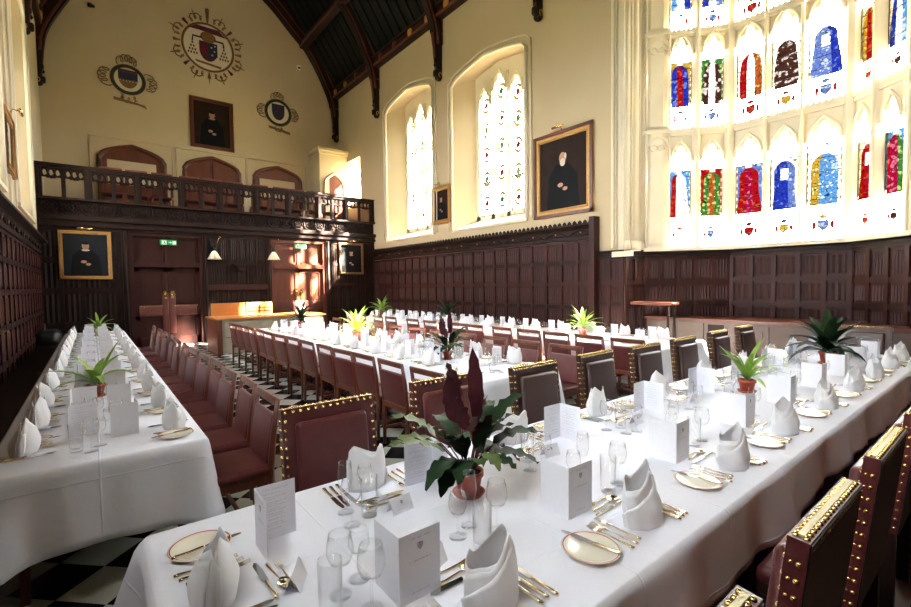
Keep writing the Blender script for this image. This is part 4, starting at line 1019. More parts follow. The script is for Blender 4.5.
# ------------------------------------------------------------------ tables and cloths
def table(name, lab, cat, x0, x1, y0, y1):
    t = thing(name, lab, cat, ((x0+x1)/2, (y0+y1)/2, 0)); w, l = (x1-x0)/2, (y1-y0)/2
    b = MB(); b.box(-w+0.01, w-0.01, -l+0.01, l-0.01, 0.705, 0.745, CHW); b.build('tabletop', t)
    nx, ny = (2, max(2, round(l/1.2)+1)) if l > w else (max(2, round(w/1.2)+1), 2)
    for i in range(nx):
        for j in range(ny):
            x = -w+0.13 + (2*w-0.26)*i/(nx-1); y = -l+0.13 + (2*l-0.26)*j/(ny-1)
            b = MB(); b.tube([(x, y, 0), (x, y, 0.70)], [0.022, 0.035], CHW, 8); b.build('leg', t)
def cloth(lab, x0, x1, y0, y1, hem, seed, group=None):
    rr = random.Random(seed)
    me_v = []; me_f = []; uvs = []
    r = 0.03; step = 0.045
    per = []   # perimeter points (x, y, nx, ny, corner weight, s)
    def line(ax, ay, bx, by, nx, ny):
        L = math.hypot(bx-ax, by-ay); n = max(2, int(L/step))
        for i in range(n):
            f = i/n; d = min(f*L, (1-f)*L)
            per.append((ax+(bx-ax)*f, ay+(by-ay)*f, nx, ny, math.exp(-(d/0.09)**2)))
    def corner(cx, cy, a0):
        for k in range(6):
            a = a0 + k*PI/2/6; per.append((cx+r*math.cos(a), cy+r*math.sin(a), math.cos(a), math.sin(a), 1.0))
    line(x0+r, y0, x1-r, y0, 0, -1); corner(x1-r, y0+r, -PI/2); line(x1, y0+r, x1, y1-r, 1, 0); corner(x1-r, y1-r, 0)
    line(x1-r, y1, x0+r, y1, 0, 1); corner(x0+r, y1-r, PI/2); line(x0, y1-r, x0, y0+r, -1, 0); corner(x0+r, y0+r, PI)
    N = len(per); s = 0; S = [0]
    for i in range(1, N): s += math.hypot(per[i][0]-per[i-1][0], per[i][1]-per[i-1][1]); S.append(s)
    ph = [rr.uniform(0, 6) for _ in range(4)]
    rows = [(0, 0.0), (0.006, 0.012), (0.02, 0.04)] + [(None, t) for t in (0.12, 0.22, 0.34, 0.46, 0.58, 0.7, 0.8, 0.9, 1.0)]
    vrows = []
    for (o, t) in rows:
        row = []
        for i, (x, y, nx, ny, cw) in enumerate(per):
            ss = S[i]
            wave = 0.016*math.sin(ss*5.1+ph[0]) + 0.010*math.sin(ss*11.3+ph[1]) + 0.006*math.sin(ss*23+ph[2])
            hemv = hem + 0.03*math.sin(ss*1.7+ph[3]) + 0.012*math.sin(ss*6.5+ph[0]) - 0.03*cw
            drop = (T0-hemv)
            tt = t
            off = o if o is not None else 0.020 + 0.035*tt + wave*min(1, tt*1.2) + cw*0.075*tt
            z = T0 - drop*tt
            if o is not None: z = T0 - (0 if t == 0 else (0.004 if t < 0.02 else 0.018))
            row.append((x+nx*off, y+ny*off, z))
        vrows.append(row)
    for row in vrows: me_v += row
    F = []; UV = []
    for j in range(len(rows)-1):
        for i in range(N):
            i2 = (i+1) % N
            F.append((j*N+i, (j+1)*N+i, (j+1)*N+i2, j*N+i2))
    # top: one inset grid
    base = len(me_v)
    F.append(tuple(range(N)))
    me = bpy.data.meshes.new('tablecloth'); me.from_pydata(me_v, [], F); me.materials.append(LINEN)
    uvl = me.uv_layers.new(name='UVMap')
    for p in me.polygons:
        p.use_smooth = True
        for li in p.loop_indices:
            vi = me.loops[li].vertex_index; v = me.vertices[vi].co; j, i = divmod(vi, N)
            if len(p.vertices) > 4: uvl.data[li].uv = (v.x, v.y)
            else:
                _, _, nx, ny, _ = per[i]; dz = T0 - v.z
                uvl.data[li].uv = (per[i][0] + nx*dz*1.0, per[i][1] + ny*dz*1.0)
    me.update()
    o = bpy.data.objects.new('tablecloth', me); C.objects.link(o)
    so = o.modifiers.new('s', 'SOLIDIFY'); so.thickness = 0.002; so.offset = -1
    tag(o, lab, 'tablecloth', group)
HT = (0.12, 7.7, 0.785, 2.09); LT = (-0.47, 0.53, 3.22, 12.9); CT = (2.90, 4.05, 3.3, 10.95); FT = (6.2, 7.62, 3.25, 12.8)
table('banquet_table', 'long front table running across the hall under a white cloth', 'table', *HT)
table('banquet_table', 'long left table under a white cloth beside the wall bench', 'table', *LT)
table('banquet_table', 'long middle table under a white cloth on the chequered floor', 'table', *CT)
table('banquet_table', 'long table under a white cloth nearest the window wall', 'table', *FT)
cloth('white cloth draped over the front table, shadowed along its near side', *HT, 0.48, 1)
cloth('white cloth with ironed creases draped over the left table', *LT, 0.27, 2)
cloth('sunlit white cloth draped over the middle table', *CT, 0.17, 3)
cloth('white cloth draped over the table nearest the window wall', *FT, 0.2, 4)

# ------------------------------------------------------------------ chairs
def hall_chair():
    t = thing('dining_chair', 'x', 'chair')
    for sx in (-1, 1):
        b = MB(); b.tube([(sx*0.195, -0.20, 0), (sx*0.195, -0.19, 0.45), (sx*0.20, -0.215, 0.7), (sx*0.20, -0.25, 0.91)], [0.018, 0.024, 0.021, 0.017], CHW, 6); b.build('back_post', t)
        b = MB(); b.tube([(sx*0.19, 0.175, 0), (sx*0.19, 0.175, 0.42)], [0.017, 0.023], CHW, 6); b.build('leg', t)
    b = MB(); b.M = Matrix.Translation((0, -0.248, 0.885)) @ Matrix.Rotation(math.radians(10), 4, 'X'); b.rbox(-0.215, 0.215, -0.013, 0.013, -0.025, 0.032, CHW, 0.012); b.build('top_rail', t)
    b = MB(); b.M = Matrix.Translation((0, -0.213, 0.665)) @ Matrix.Rotation(math.radians(9), 4, 'X')
    b.rbox(-0.192, 0.192, -0.022, 0.022, -0.195, 0.142, LEATH, 0.02); b.build('backrest', t)
    b = MB(); b.box(-0.185, 0.185, -0.215, -0.195, 0.42, 0.47, CHW); b.box(-0.18, 0.18, 0.16, 0.185, 0.36, 0.42, CHW)
    for sx in (-1, 1): b.box(sx*0.19-0.012, sx*0.19+0.012, -0.19, 0.18, 0.36, 0.42, CHW); b.box(sx*0.19-0.01, sx*0.19+0.01, -0.19, 0.18, 0.16, 0.19, CHW)
    b.box(-0.18, 0.18, -0.01, 0.01, 0.16, 0.185, CHW); b.build('seat_frame', t)
    b = MB(); b.rbox(-0.215, 0.215, -0.2, 0.205, 0.41, 0.475, LEATH, 0.028); b.build('seat', t)
    for ch in bpy.data.objects:
        if ch.parent == t:
            for v in ch.data.vertices: v.co.x *= 1.20; v.co.z *= 1.015
    return t
hc = Proto(hall_chair())
def row(ys, x, face, lab, group, jit=0.02, drop=()):
    for i, y in enumerate(ys):
        hc.place((x + R.uniform(-jit, jit), y, 0), (-PI/2 if face > 0 else PI/2) + R.uniform(-0.05, 0.05), lab % ORD[i], group)
# back plane offset: posts top sit 0.27 behind the chair centre
row([3.46, 4.10, 4.70, 5.28, 5.88, 6.52, 7.2, 7.9, 8.65, 9.4, 10.25, 11.2], 1.015-0.27, -1, 'maroon leather chair facing the left table, %s from its near end', 'chairs along the left table')
row([3.42, 4.07, 4.68, 5.22, 5.8, 6.42, 7.05, 7.62, 8.2, 8.74, 9.26, 9.75, 10.25, 10.75], 2.34+0.27, 1, 'maroon leather chair on the left side of the middle table, %s from its near end', 'chairs on the left of the middle table')
row([3.6, 4.25, 4.9, 5.55, 6.25, 6.95, 7.65, 8.35, 9.05, 9.75, 10.4], 4.60-0.27, -1, 'maroon leather chair on the window side of the middle table, %s from its near end', 'chairs on the window side of the middle table')
row([3.42, 4.05, 4.66, 5.26, 5.88, 6.6, 7.15, 8.05, 8.75, 9.75, 10.35, 11.3, 11.95], 5.66+0.27, 1, 'maroon leather chair at the table nearest the windows, %s from its near end', 'chairs at the window-wall table')

def studded_chair(rear):
    t = thing('studded_chair', 'x', 'chair'); PADM = LEATH if rear != 1 else LEATHSH
    W, T = 0.27, 0.024
    M = Matrix.Translation((0, -0.16, 0.45)) @ Matrix.Rotation(math.radians(6), 4, 'X')   # back leans away
    b = MB(); b.M = M; H = 0.605; back = b
    b.box(-W, W, -T, T, 0.0, H, LEATHSH if rear == 1 else LEATH); b.box(-W+0.005, W-0.005, -T-0.004, -T, 0.0, H-0.005, BLACKL)
    b = MB(); b.M = M; b.rbox(-W+0.065, W-0.065, T-0.01, T+0.045, 0.03, H-0.075, PADM, 0.03); b.build('back_pad', t)
    b = back; r = 0.009; n = 13
    if rear == 2: b.box(-W+0.02, W-0.02, -T+0.018, T-0.016, H, H+0.006, BRAID)
    n = 13 if rear == 0 else 19
    for k in range(n):
        x = -W+0.02 + (2*W-0.04)*k/(n-1)
        b.dome((x, T, H-0.018), r, BRASS, (0, 1, 0)); b.dome((x, T-0.012, H), r, BRASS, (0, 0, 1)); b.dome((x, -T+0.012, H), r, BRASS, (0, 0, 1)); b.dome((x, -T, H-0.018), r, BRASS, (0, -1, 0))
    n = 13
    for k in range(1, n):
        z = H-0.018 - (H-0.05)*k/(n-1)
        for sx in (-1, 1):
            b.dome((sx*(W-0.018), T, z), r, BRASS, (0, 1, 0)); b.dome((sx*W, -T+0.016, z), r, BRASS, (sx, 0, 0)); b.dome((sx*W, T-0.014, z), r*0.6, BRASS, (sx, 0, 0))
    b.build('backrest', t)
    b = MB(); b.rbox(-W, W, -0.16, 0.15, 0.40, 0.48, PADM, 0.035); b.build('seat', t)
    b = MB(); b.box(-W+0.01, W-0.01, -0.15, 0.14, 0.34, 0.41, OAKD); b.box(-W+0.03, W-0.03, -0.01, 0.02, 0.12, 0.15, OAKD); b.build('seat_frame', t)
    for sx in (-1, 1):
        for y in (-0.15, 0.12):
            b = MB(); b.box(sx*(W-0.03)-0.025, sx*(W-0.03)+0.025, y-0.025, y+0.025, 0, 0.36 if y > 0 else 0.5, OAKD); b.build('leg', t)
    return t
sf = Proto(studded_chair(0)); sb = Proto(studded_chair(1))
for i, (x, y, rz) in enumerate([(1.02, 2.23, 0.0), (1.9, 2.33, -0.02), (2.77, 2.27, 0.02), (3.65, 2.30, 0.03), (4.43, 2.26, -0.02), (5.31, 2.28, 0.0), (6.34, 2.32, 0.02), (7.25, 2.34, 0.0)]):
    (sf if i < 2 else sb).place((x, y, 0), PI+rz, 'studded %s leather chair, far side of front table, %s from left' % ('maroon' if i < 2 else 'shade-darkened', ORD[i]), 'studded chairs on the far side of the front table')
sb.place((8.02, 1.42, 0), PI/2, 'studded dark leather chair at the far right end of the front table', 'studded chairs on the far side of the front table')['group'] = 'studded chair at the table end'
sn = Proto(studded_chair(2))
for i, x in enumerate([0.78, 1.63, 2.46, 3.3, 4.15, 5.0, 5.85, 6.7]):
    sn.place((x, 0.575, 0), R.uniform(-0.02, 0.02), 'studded leather chair, near side of front table, %s from left' % ORD[i], 'studded chairs on the near side of the front table')

# ------------------------------------------------------------------ place setting prototypes
def napkin(seed):
    rr = random.Random(seed); n = 30; rows = 9
    a, b_ = 0.072 + rr.uniform(-0.004, 0.006), 0.055
    g = MB()
    def shell(th0, th1, topf, da, mm, tw=0.0):
        V = []; F = []; nn = n
        for j in range(rows+1):
            for i in range(nn+1):
                th = th0 + (th1-th0)*i/nn; f = j/rows
                zt = topf(th); z = zt*f
                bx = 1 + 0.03*math.sin(PI*min(1, z/0.15)) - 0.13*max(0, (z-0.12)/0.09)**1.2
                by = 1 + 0.12*math.sin(PI*min(1, z/0.12)) - 0.62*max(0, (z-0.07)/0.13)
                cc, s_ = math.cos(th+tw*f), math.sin(th+tw*f)
                wr = 1 + 0.085*abs(math.sin(2.5*th+seed)) * (0.4+f) + 0.02*math.sin(9*th+4*f+seed)
                V.append(((a+da)*bx*wr*cc, (b_+da)*max(0.18, by)*wr*s_*abs(s_)**0.35 + lean*z, z))
        for j in range(rows):
            for i in range(nn): F.append((j*(nn+1)+i, j*(nn+1)+i+1, (j+1)*(nn+1)+i+1, (j+1)*(nn+1)+i))
        g.add(V, F, mm, True)
    a += 0.013; lean = rr.uniform(-0.05, 0.12)
    p1, p2 = rr.uniform(-0.5, 0.5), rr.uniform(-0.5, 0.3); h1 = 0.222 + rr.uniform(-0.012, 0.010)
    dd = lambda t, c: abs(math.atan2(math.sin(t-c), math.cos(t-c)))
    shell(0, 2*PI, lambda th: 0.145 + max((h1-0.145)*max(0, 1-dd(th, PI*0.22+p1)/1.35), 0.052*max(0, 1-dd(th, PI*0.85+p1)/0.9)), 0, NAPK, 0.05)
    shell(-PI*1.02, PI*0.10, lambda th: 0.135 + 0.060*max(0, 1-dd(th, -PI/2+0.8+p2)/1.2), 0.005, NAPK, 0.10)
    shell(PI*0.85, PI*1.85, lambda th: 0.05 + 0.125*(th-PI*0.85)/PI, 0.009, NAPK, 0.0)
    o = g.build('napkin'); tag(o, 'x', 'napkin')
    so = o.modifiers.new('t', 'SOLIDIFY'); so.thickness = 0.0022; so.offset = 0
    return o
NAP = [Proto(napkin(k)) for k in range(5)]
def wine(h, rb, rt, hb, nm, n=20):
    g = MB()
    prof = [(0.0001, 0.0), (0.034, 0.0), (0.034, 0.002), (0.012, 0.006), (0.0045, 0.012), (0.004, hb-0.01), (0.008, hb), (rb*0.75, hb+(h-hb)*0.16), (rb, hb+(h-hb)*0.42), (rb*0.97, hb+(h-hb)*0.65), (rt, h), (rt-0.0012, h), (rb*0.97-0.0015, hb+(h-hb)*0.65), (rb-0.0015, hb+(h-hb)*0.42), (rb*0.72, hb+(h-hb)*0.18), (0.0001, hb+0.006)]
    g.lathe(prof, GLASS, n); o = g.build(nm); return tag(o, 'x', 'glass')
W1 = Proto(wine(0.195, 0.042, 0.034, 0.088, 'wine_glass')); W2 = Proto(wine(0.170, 0.035, 0.028, 0.080, 'small_wine_glass')); W3 = Proto(wine(0.215, 0.031, 0.026, 0.085, 'champagne_flute'))
def tumbler():
    g = MB(); g.lathe([(0.0001, 0), (0.031, 0), (0.033, 0.012), (0.036, 0.165), (0.0345, 0.165), (0.0315, 0.026), (0.022, 0.019), (0.0001, 0.018)], GLASS, 24)
    return tag(g.build('tumbler'), 'x', 'glass')
TB = Proto(tumbler())
def blade_pts(L0, L1, w): return [(-w*0.3, L0), (w*0.5, L0), (w*0.62, L0+(L1-L0)*0.6), (w*0.35, L1-0.008), (-w*0.05, L1), (-w*0.5, L1-0.02), (-w*0.5, L0+0.01)]
def knife(parts=True, L=0.235, blade=STEEL):
    h = MB(); hl = L*0.46
    h.tube([(0, 0, 0.006), (0, 0.012, 0.006), (0, hl*0.5, 0.006), (0, hl-0.01, 0.006), (0, hl, 0.006)], [0.006, 0.009, 0.0062, 0.0068, 0.0045], GOLDP, 8)
    b = MB(); P = blade_pts(hl-0.002, L, 0.019); n = len(P)
    b.add([(x, y, 0.0045) for x, y in P] + [(x, y, 0.0062) for x, y in P], [tuple(range(n-1, -1, -1)), tuple(range(n, 2*n))] + [(i, (i+1) % n, n+(i+1) % n, n+i) for i in range(n)], blade)
    if parts:
        t = thing('knife', 'x', 'knife'); h.build('handle', t); b.build('blade', t); return t
    h.add(b.v, b.f, blade); return tag(h.build('knife'), 'x', 'knife')
def fork(parts=True, L=0.195):
    h = MB(); h.tube([(0, 0, 0.003), (0, 0.012, 0.003), (0, 0.05, 0.003), (0, L*0.58, 0.006), (0, L*0.68, 0.007)], [0.007, 0.0085, 0.005, 0.0028, 0.004], GOLDP, 8)
    b = MB(); b.add([(-0.006, L*0.66, 0.006), (0.006, L*0.66, 0.006), (0.012, L*0.74, 0.004), (-0.012, L*0.74, 0.004), (-0.006, L*0.66, 0.008), (0.006, L*0.66, 0.008), (0.012, L*0.74, 0.006), (-0.012, L*0.74, 0.006)], [(0,3,2,1), (4,5,6,7), (0,1,5,4), (1,2,6,5), (2,3,7,6), (3,0,4,7)], GOLDP)
    for k in range(4):
        x = -0.0098 + 0.0065*k; b.tube([(x, L*0.73, 0.005), (x, L*0.85, 0.004), (x*0.95, L, 0.008)], [0.0021, 0.0018, 0.001], GOLDP, 5)
    if parts:
        t = thing('fork', 'x', 'fork'); h.build('handle', t); b.build('tines', t); return t
    h.add(b.v, b.f, GOLDP); return tag(h.build('fork'), 'x', 'fork')
def spoon(L=0.18):
    t = thing('spoon', 'x', 'spoon')
    h = MB(); h.tube([(0, 0, 0.003), (0, 0.012, 0.003), (0, 0.05, 0.003), (0, L*0.6, 0.006), (0, L*0.7, 0.006)], [0.006, 0.008, 0.0045, 0.0028, 0.004], GOLDP, 8); h.build('handle', t)
    b = MB(); n = 14
    V = []; F = []
    for j, (f, z) in enumerate(((1, 0.010), (0.8, 0.005), (0.45, 0.002), (0.02, 0.001))):
        for k in range(n): a = 2*PI*k/n; V.append((0.021*f*math.cos(a), L*0.83+0.032*f*math.sin(a), z+0.003))
    for j in range(3):
        for k in range(n): F.append((j*n+k, j*n+(k+1) % n, (j+1)*n+(k+1) % n, (j+1)*n+k))
    b.add(V, F, GOLDP, True); o = b.build('bowl', t); so = o.modifiers.new('t', 'SOLIDIFY'); so.thickness = 0.0015
    return t
KN = Proto(knife(True)); KS = Proto(knife(False)); FK = Proto(fork(True)); FS = Proto(fork(False)); SP = Proto(spoon())
def plate(parts=True):
    g = MB(); k_ = 1.14; prof = [(r_*k_, z_) for r_, z_ in [(0.0001, 0.004), (0.042, 0.004), (0.050, 0.003), (0.055, 0.0), (0.058, 0.0), (0.06, 0.004), (0.088, 0.016), (0.090, 0.018), (0.088, 0.0195), (0.064, 0.0115), (0.058, 0.0075), (0.0001, 0.007)]]
    rim = MB(); rim.lathe([(0.0858*k_, 0.0194), (0.083*k_, 0.0187)], REDRIM, 32)
    if parts:
        t = thing('side_plate', 'x', 'plate'); g.lathe(prof, PLATE, 32); g.build('dish', t); rim.build('red_rim_line', t)['label'] = 'thin red line around the rim'; return t
    g.lathe(prof, PLATE, 16); g.lathe([(0.0858*k_, 0.0194), (0.0825*k_, 0.0187)], REDRIM, 16); return tag(g.build('side_plate'), 'x', 'plate')
PLp = Proto(plate(True)); PLs = Proto(plate(False))

STROKES = {}
def word_strokes(b, cx, z, w, h, M, seed, dens=1.0):
    """a line of tiny illegible letter strokes centred at cx"""
    rr = random.Random(seed); x = cx-w/2
    while x < cx+w/2:
        if rr.random() < 0.16: x += h*0.7; continue
        lw = h*0.55
        b.add([(x, 0.0009, z), (x+h*0.16, 0.0009, z), (x+h*0.16, 0.0009, z+h), (x, 0.0009, z+h)], [(0,1,2,3)], INK, False, M)
        if rr.random() < 0.7:
            zz = z + h*rr.choice((0, 0.45, 0.85)); b.add([(x, 0.0009, zz), (x+lw, 0.0009, zz), (x+lw, 0.0009, zz+h*0.15), (x, 0.0009, zz+h*0.15)], [(0,1,2,3)], INK, False, M)
        x += h*0.95
def crest_print(b, cx, z, s, M):
    P = [(-0.5, 0.6), (0.5, 0.6), (0.5, -0.1), (0, -0.7), (-0.5, -0.1)]
    Q = [(p[0]*0.8, p[1]*0.8) for p in P]
    for i in range(5):
        j = (i+1) % 5; b.add([(cx+P[i][0]*s, 0.0009, z+P[i][1]*s), (cx+P[j][0]*s, 0.0009, z+P[j][1]*s), (cx+Q[j][0]*s, 0.0009, z+Q[j][1]*s), (cx+Q[i][0]*s, 0.0009, z+Q[i][1]*s)], [(0,1,2,3)], INK, False, M)
    for x, zz, w, h in ((-0.05, -0.5, 0.1, 1.05), (-0.38, 0.0, 0.76, 0.1), (-0.3, 0.2, 0.2, 0.2), (0.1, 0.2, 0.2, 0.2), (-0.25, -0.25, 0.15, 0.15), (0.12, -0.25, 0.15, 0.15)):
        b.add([(cx+x*s, 0.0009, z+zz*s), (cx+(x+w)*s, 0.0009, z+zz*s), (cx+(x+w)*s, 0.0009, z+(zz+h)*s), (cx+x*s, 0.0009, z+(zz+h)*s)], [(0,1,2,3)], INK, False, M)
def menu(parts=True):
    W, H, t_ = 0.148, 0.21, 0.0008
    t = thing('menu_card', 'x', 'menu card')
    b = MB()
    b.box(0, W, -t_, t_, 0, H, PAPER); b.box(-t_, t_, 0, W, 0, H, PAPER); b.build('folded_card', t)
    p = MB()
    # cover: outside of the +x page, faces -y ; local x to the right
    Mc = Matrix(((1, 0, 0, 0), (0, -1, 0, 0), (0, 0, 1, 0), (0, 0, 0, 1)))
    word_strokes(p, W/2, 0.188, 0.068, 0.0052, Mc, 1); crest_print(p, W/2, 0.163, 0.018, Mc); word_strokes(p, W/2, 0.118, 0.074, 0.0055, Mc, 2); word_strokes(p, W/2, 0.022, 0.055, 0.0048, Mc, 3)
    # inside pages: +x page inner faces +y ; +y page inner faces +x
    Mi = Matrix(((-1, 0, 0, W), (0, 1, 0, 0), (0, 0, 1, 0), (0, 0, 0, 1)))
    My = Matrix(((0, 1, 0, 0), (1, 0, 0, 0), (0, 0, 1, 0), (0, 0, 0, 1)))
    ls = [0.188, 0.172, 0.158, 0.151, 0.138, 0.131, 0.124, 0.112, 0.105, 0.094, 0.086, 0.072, 0.058, 0.05, 0.036]
    for k, z in enumerate(ls):
        word_strokes(p, W/2, z, 0.02 + 0.085*abs(math.sin(k*2.3+0.5)), 0.003, Mi, 10+k)
        word_strokes(p, W/2 - (0.0 if k == 0 else 0.01), z, 0.03 + 0.075*abs(math.sin(k*1.7+1)), 0.003, My, 40+k)
    p.build('printed_text', t)
    return t
MN = Proto(menu())
def place_card():
    t = thing('place_card', 'x', 'place card')
    b = MB(); w, h, d = 0.052, 0.060, 0.025
    for s in (1, -1):
        b.add([(-w, s*d, 0), (w, s*d, 0), (w, 0, h), (-w, 0, h), (-w, s*(d+0.0012), 0), (w, s*(d+0.0012), 0), (w, s*0.0012, h+0.0005), (-w, s*0.0012, h+0.0005)], [(0,1,2,3), (4,7,6,5), (0,4,5,1), (0,3,7,4), (1,5,6,2)], PAPER)
    b.build('folded_card', t)
    p = MB(); ang = math.atan2(d, h)
    Mf = Matrix.Translation((0, -d-0.0013, 0)) @ Matrix.Rotation(-ang, 4, 'X') @ Matrix(((1, 0, 0, 0), (0, -1, 0, 0), (0, 0, 1, 0), (0, 0, 0, 1)))
    crest_print(p, 0, 0.042, 0.012, Mf); word_strokes(p, 0, 0.014, 0.045, 0.004, Mf, 5); p.build('printed_text', t)
    return t
PC = Proto(place_card())

def setting(x, y, rz, where, grp, full=True, mirror=False, glasses=True, skip=(), spacing=None):
    """one diner's place: local x to the diner's right, local y away from the diner"""
    c, s = math.cos(rz), math.sin(rz)
    def W(lx, ly, z=T0): return (x + lx*c - ly*s, y + lx*s + ly*c, z)
    j = lambda a=0.006: R.uniform(-a, a)
    nk = NAP[R.randrange(5)]
    if 'napkin' not in skip: nk.place(W(j(), j()), rz + R.uniform(-0.25, 0.25), 'folded white napkin, ' + where, 'napkins on ' + grp)
    if 'plate' not in skip:
        px = -0.335 if full else -0.22
        (PLp if full else PLs).place(W(px, 0.01), rz, 'cream plate with red rim, ' + where, 'side plates on ' + grp)
        kn = (KN if full else KS)
        kn.place(W(px+0.04, -0.085, T0+0.0125), rz + 0.16 + j(0.05), 'silver knife across the plate, ' + where, 'cutlery on ' + grp, rx=0.0)
    nf = 3 if full else 2
    if 'forks' not in skip:
        for k in range(nf):
            nm = ('outer', 'middle', 'inner')[k] if nf == 3 else ('outer', 'inner')[k]
            (FK if full else FS).place(W(-0.205+k*0.035 if full else -0.115+k*0.025, -0.085+j()+0.008*k), rz + j(0.04), '%s fork beside napkin, %s' % (nm, where), 'cutlery on ' + grp)
        for k in range(3 if full else 2):
            nm = ('inner', 'middle', 'outer')[k] if full else ('inner', 'outer')[k]
            (KN if full else KS).place(W((0.115+k*0.032) if full else (0.10+k*0.025), -0.10+j()), rz + j(0.04), '%s knife beside napkin, %s' % (nm, where), 'cutlery on ' + grp)
    if full:
        SP.place(W(-0.085, 0.17+j()), rz - PI/2 + 0.05 + j(0.04), 'gold dessert spoon, ' + where, 'cutlery on ' + grp)
        FK.place(W(0.10, 0.205+j()), rz + PI/2 + j(0.04), 'dessert fork, ' + where, 'cutlery on ' + grp)
        KN.place(W(0.12, 0.14+j()), rz + PI/2 + j(0.04), 'dessert knife, ' + where, 'cutlery on ' + grp)
    return W
def glass_set(pts, where, grp):
    for pr, nm, (gx, gy) in pts:
        pr.place((gx, gy, T0), R.uniform(0, 6), nm + ', ' + where, 'glasses on ' + grp)

FTG = 'the front table'
near = [0.89, 1.68, 2.53, 3.35, 4.24, 5.07, 5.9, 6.64, 7.3]
for i, x in enumerate(near):
    wh = '%s place from left, near side of front table' % ORD[i]
    y = 0.975 if i == 0 else 0.945
    setting(x, y, R.uniform(-0.03, 0.03), wh, FTG, skip=('plate',) if False else ())
    mx = [0.675, 1.46, 2.345, 3.262, 4.13, 4.95, 5.72, 6.5, 7.2][i]
    MN.place((mx, 1.135, T0), [0.0, -0.03, 0.03, 0.0, 0.05, 0.0, 0.04, -0.03, 0.0][i], 'standing menu, printed cover, ' + wh, 'menu cards on ' + FTG)
    PC.place((x-0.02, 1.24, T0), 0.0 + R.uniform(-0.2, 0.2) + (0.35 if i == 0 else 0), 'small tent place card, ' + wh, 'place cards on ' + FTG)
    if i == 0: g = [(TB, 'tall tumbler', (1.07, 1.215)), (W2, 'small wine glass', (1.045, 1.325)), (W1, 'wine glass', (1.19, 1.265)), (W3, 'flute glass', (1.13, 1.36))]
    elif i == 1: g = [(TB, 'tall tumbler', (1.80, 1.18)), (W2, 'small wine glass', (1.72, 1.31)), (W1, 'wine glass', (1.91, 1.20)), (W3, 'flute glass', (1.86, 1.36))]
    else: g = [(TB, 'tall tumbler', (x+0.16, 1.20)), (W2, 'small wine glass', (x+0.15, 1.33)), (W1, 'wine glass', (x+0.28, 1.21)), (W3, 'flute glass', (x+0.24, 1.36))]
    glass_set(g, wh, FTG)
far = [0.985, 1.95, 2.83, 3.68, 4.5, 5.38, 6.2, 7.05]
for i, x in enumerate(far):
    wh = '%s place from left, far side of front table' % ORD[i]
    setting(x, 1.93, PI + R.uniform(-0.04, 0.04), wh, FTG)
    mx = [1.265, 2.235, 3.21, 4.07, 4.93, 5.75, 6.6, 7.35][i]
    MN.place((mx, 1.80, T0), PI + [-0.1, 0.0, 0.04, 0.0, 0.05, 0.0, 0.03, 0][i], 'standing menu, printed pages, ' + wh, 'menu cards on ' + FTG)
    PC.place((x + 0.0, 1.64, T0), R.uniform(-0.2, 0.2), 'small tent place card, ' + wh, 'place cards on ' + FTG)
    if i == 0: g = [(TB, 'tall tumbler', (0.865, 1.685)), (W2, 'small wine glass', (0.90, 1.79)), (W1, 'wine glass', (0.775, 1.66)), (W3, 'flute glass', (0.80, 1.77))]
    else: g = [(TB, 'tall tumbler', (x-0.16, 1.66)), (W2, 'small wine glass', (x-0.15, 1.55)), (W1, 'wine glass', (x-0.27, 1.69)), (W3, 'flute glass', (x-0.24, 1.57))]
    glass_set(g, wh, FTG)
wh = 'place at the left end of the front table'
setting(0.265, 1.52, -PI/2, wh, FTG)
MN.place((0.44, 1.76, T0), -PI/2, 'standing menu with inner page, ' + wh, 'menu cards on ' + FTG)
PC.place((0.475, 1.44, T0), -PI/2 - 0.55, 'tent place card by the gold spoon, left end of front table', 'place cards on ' + FTG)
glass_set([(TB, 'tall tumbler', (0.505, 1.235)), (W2, 'small wine glass', (0.645, 1.335)), (W1, 'wine glass', (0.61, 1.185)), (W1, 'second wine glass', (0.565, 1.30))], wh, FTG)

def small_table(ysR, ysL, xr, xl, wr, wl, grp, menus=True):
    for ys_, x, rz, w in ((ysR, xr, PI/2, wr), (ysL, xl, -PI/2, wl)):
        for i, y in enumerate(ys_):
            wh = '%s place from the near end, %s' % (ORD[i], w)
            sgn = -1 if rz > 0 else 1      # towards table middle
            setting(x, y, rz, wh, grp, full=False)
            if menus: MN.place((x + sgn*0.19, y + (0.02 if rz > 0 else 0.17), T0), rz + R.uniform(-0.1, 0.1), 'standing menu, ' + wh, 'menu cards on ' + grp)
            glass_set([(TB, 'tall tumbler', (x+sgn*0.23, y + (-sgn)*0.16*1)), (W1, 'wine glass', (x+sgn*0.30, y + (-sgn)*0.22)), (W2, 'small wine glass', (x+sgn*0.34, y + (-sgn)*0.12))], wh, grp)
lyR = [3.62, 4.36, 5.1, 5.85, 6.6, 7.4, 8.2, 9.0, 9.8, 10.6, 11.4, 12.2]; lyL = [3.62, 4.28, 5.0, 5.75, 6.55, 7.35, 8.15, 8.95, 9.75, 10.55, 11.35, 12.15]
small_table(lyR, lyL, 0.40, -0.335, 'chair side of left table', 'bench side of left table', 'the left table')
cy = [3.75, 4.45, 5.1, 5.75, 6.4, 7.05, 7.7, 8.35, 9.0, 9.65, 10.3]
small_table([y+0.1 for y in cy], cy, 3.93, 3.10, 'window side of middle table', 'left side of middle table', 'the middle table')
fy = [3.7, 4.4, 5.1, 5.8, 6.5, 7.2, 7.9, 8.6, 9.3, 10.0, 10.7, 11.4, 12.1]
small_table([y+0.1 for y in fy], fy, 7.38, 6.45, 'wall side of window-wall table', 'room side of window-wall table', 'the table nearest the windows')

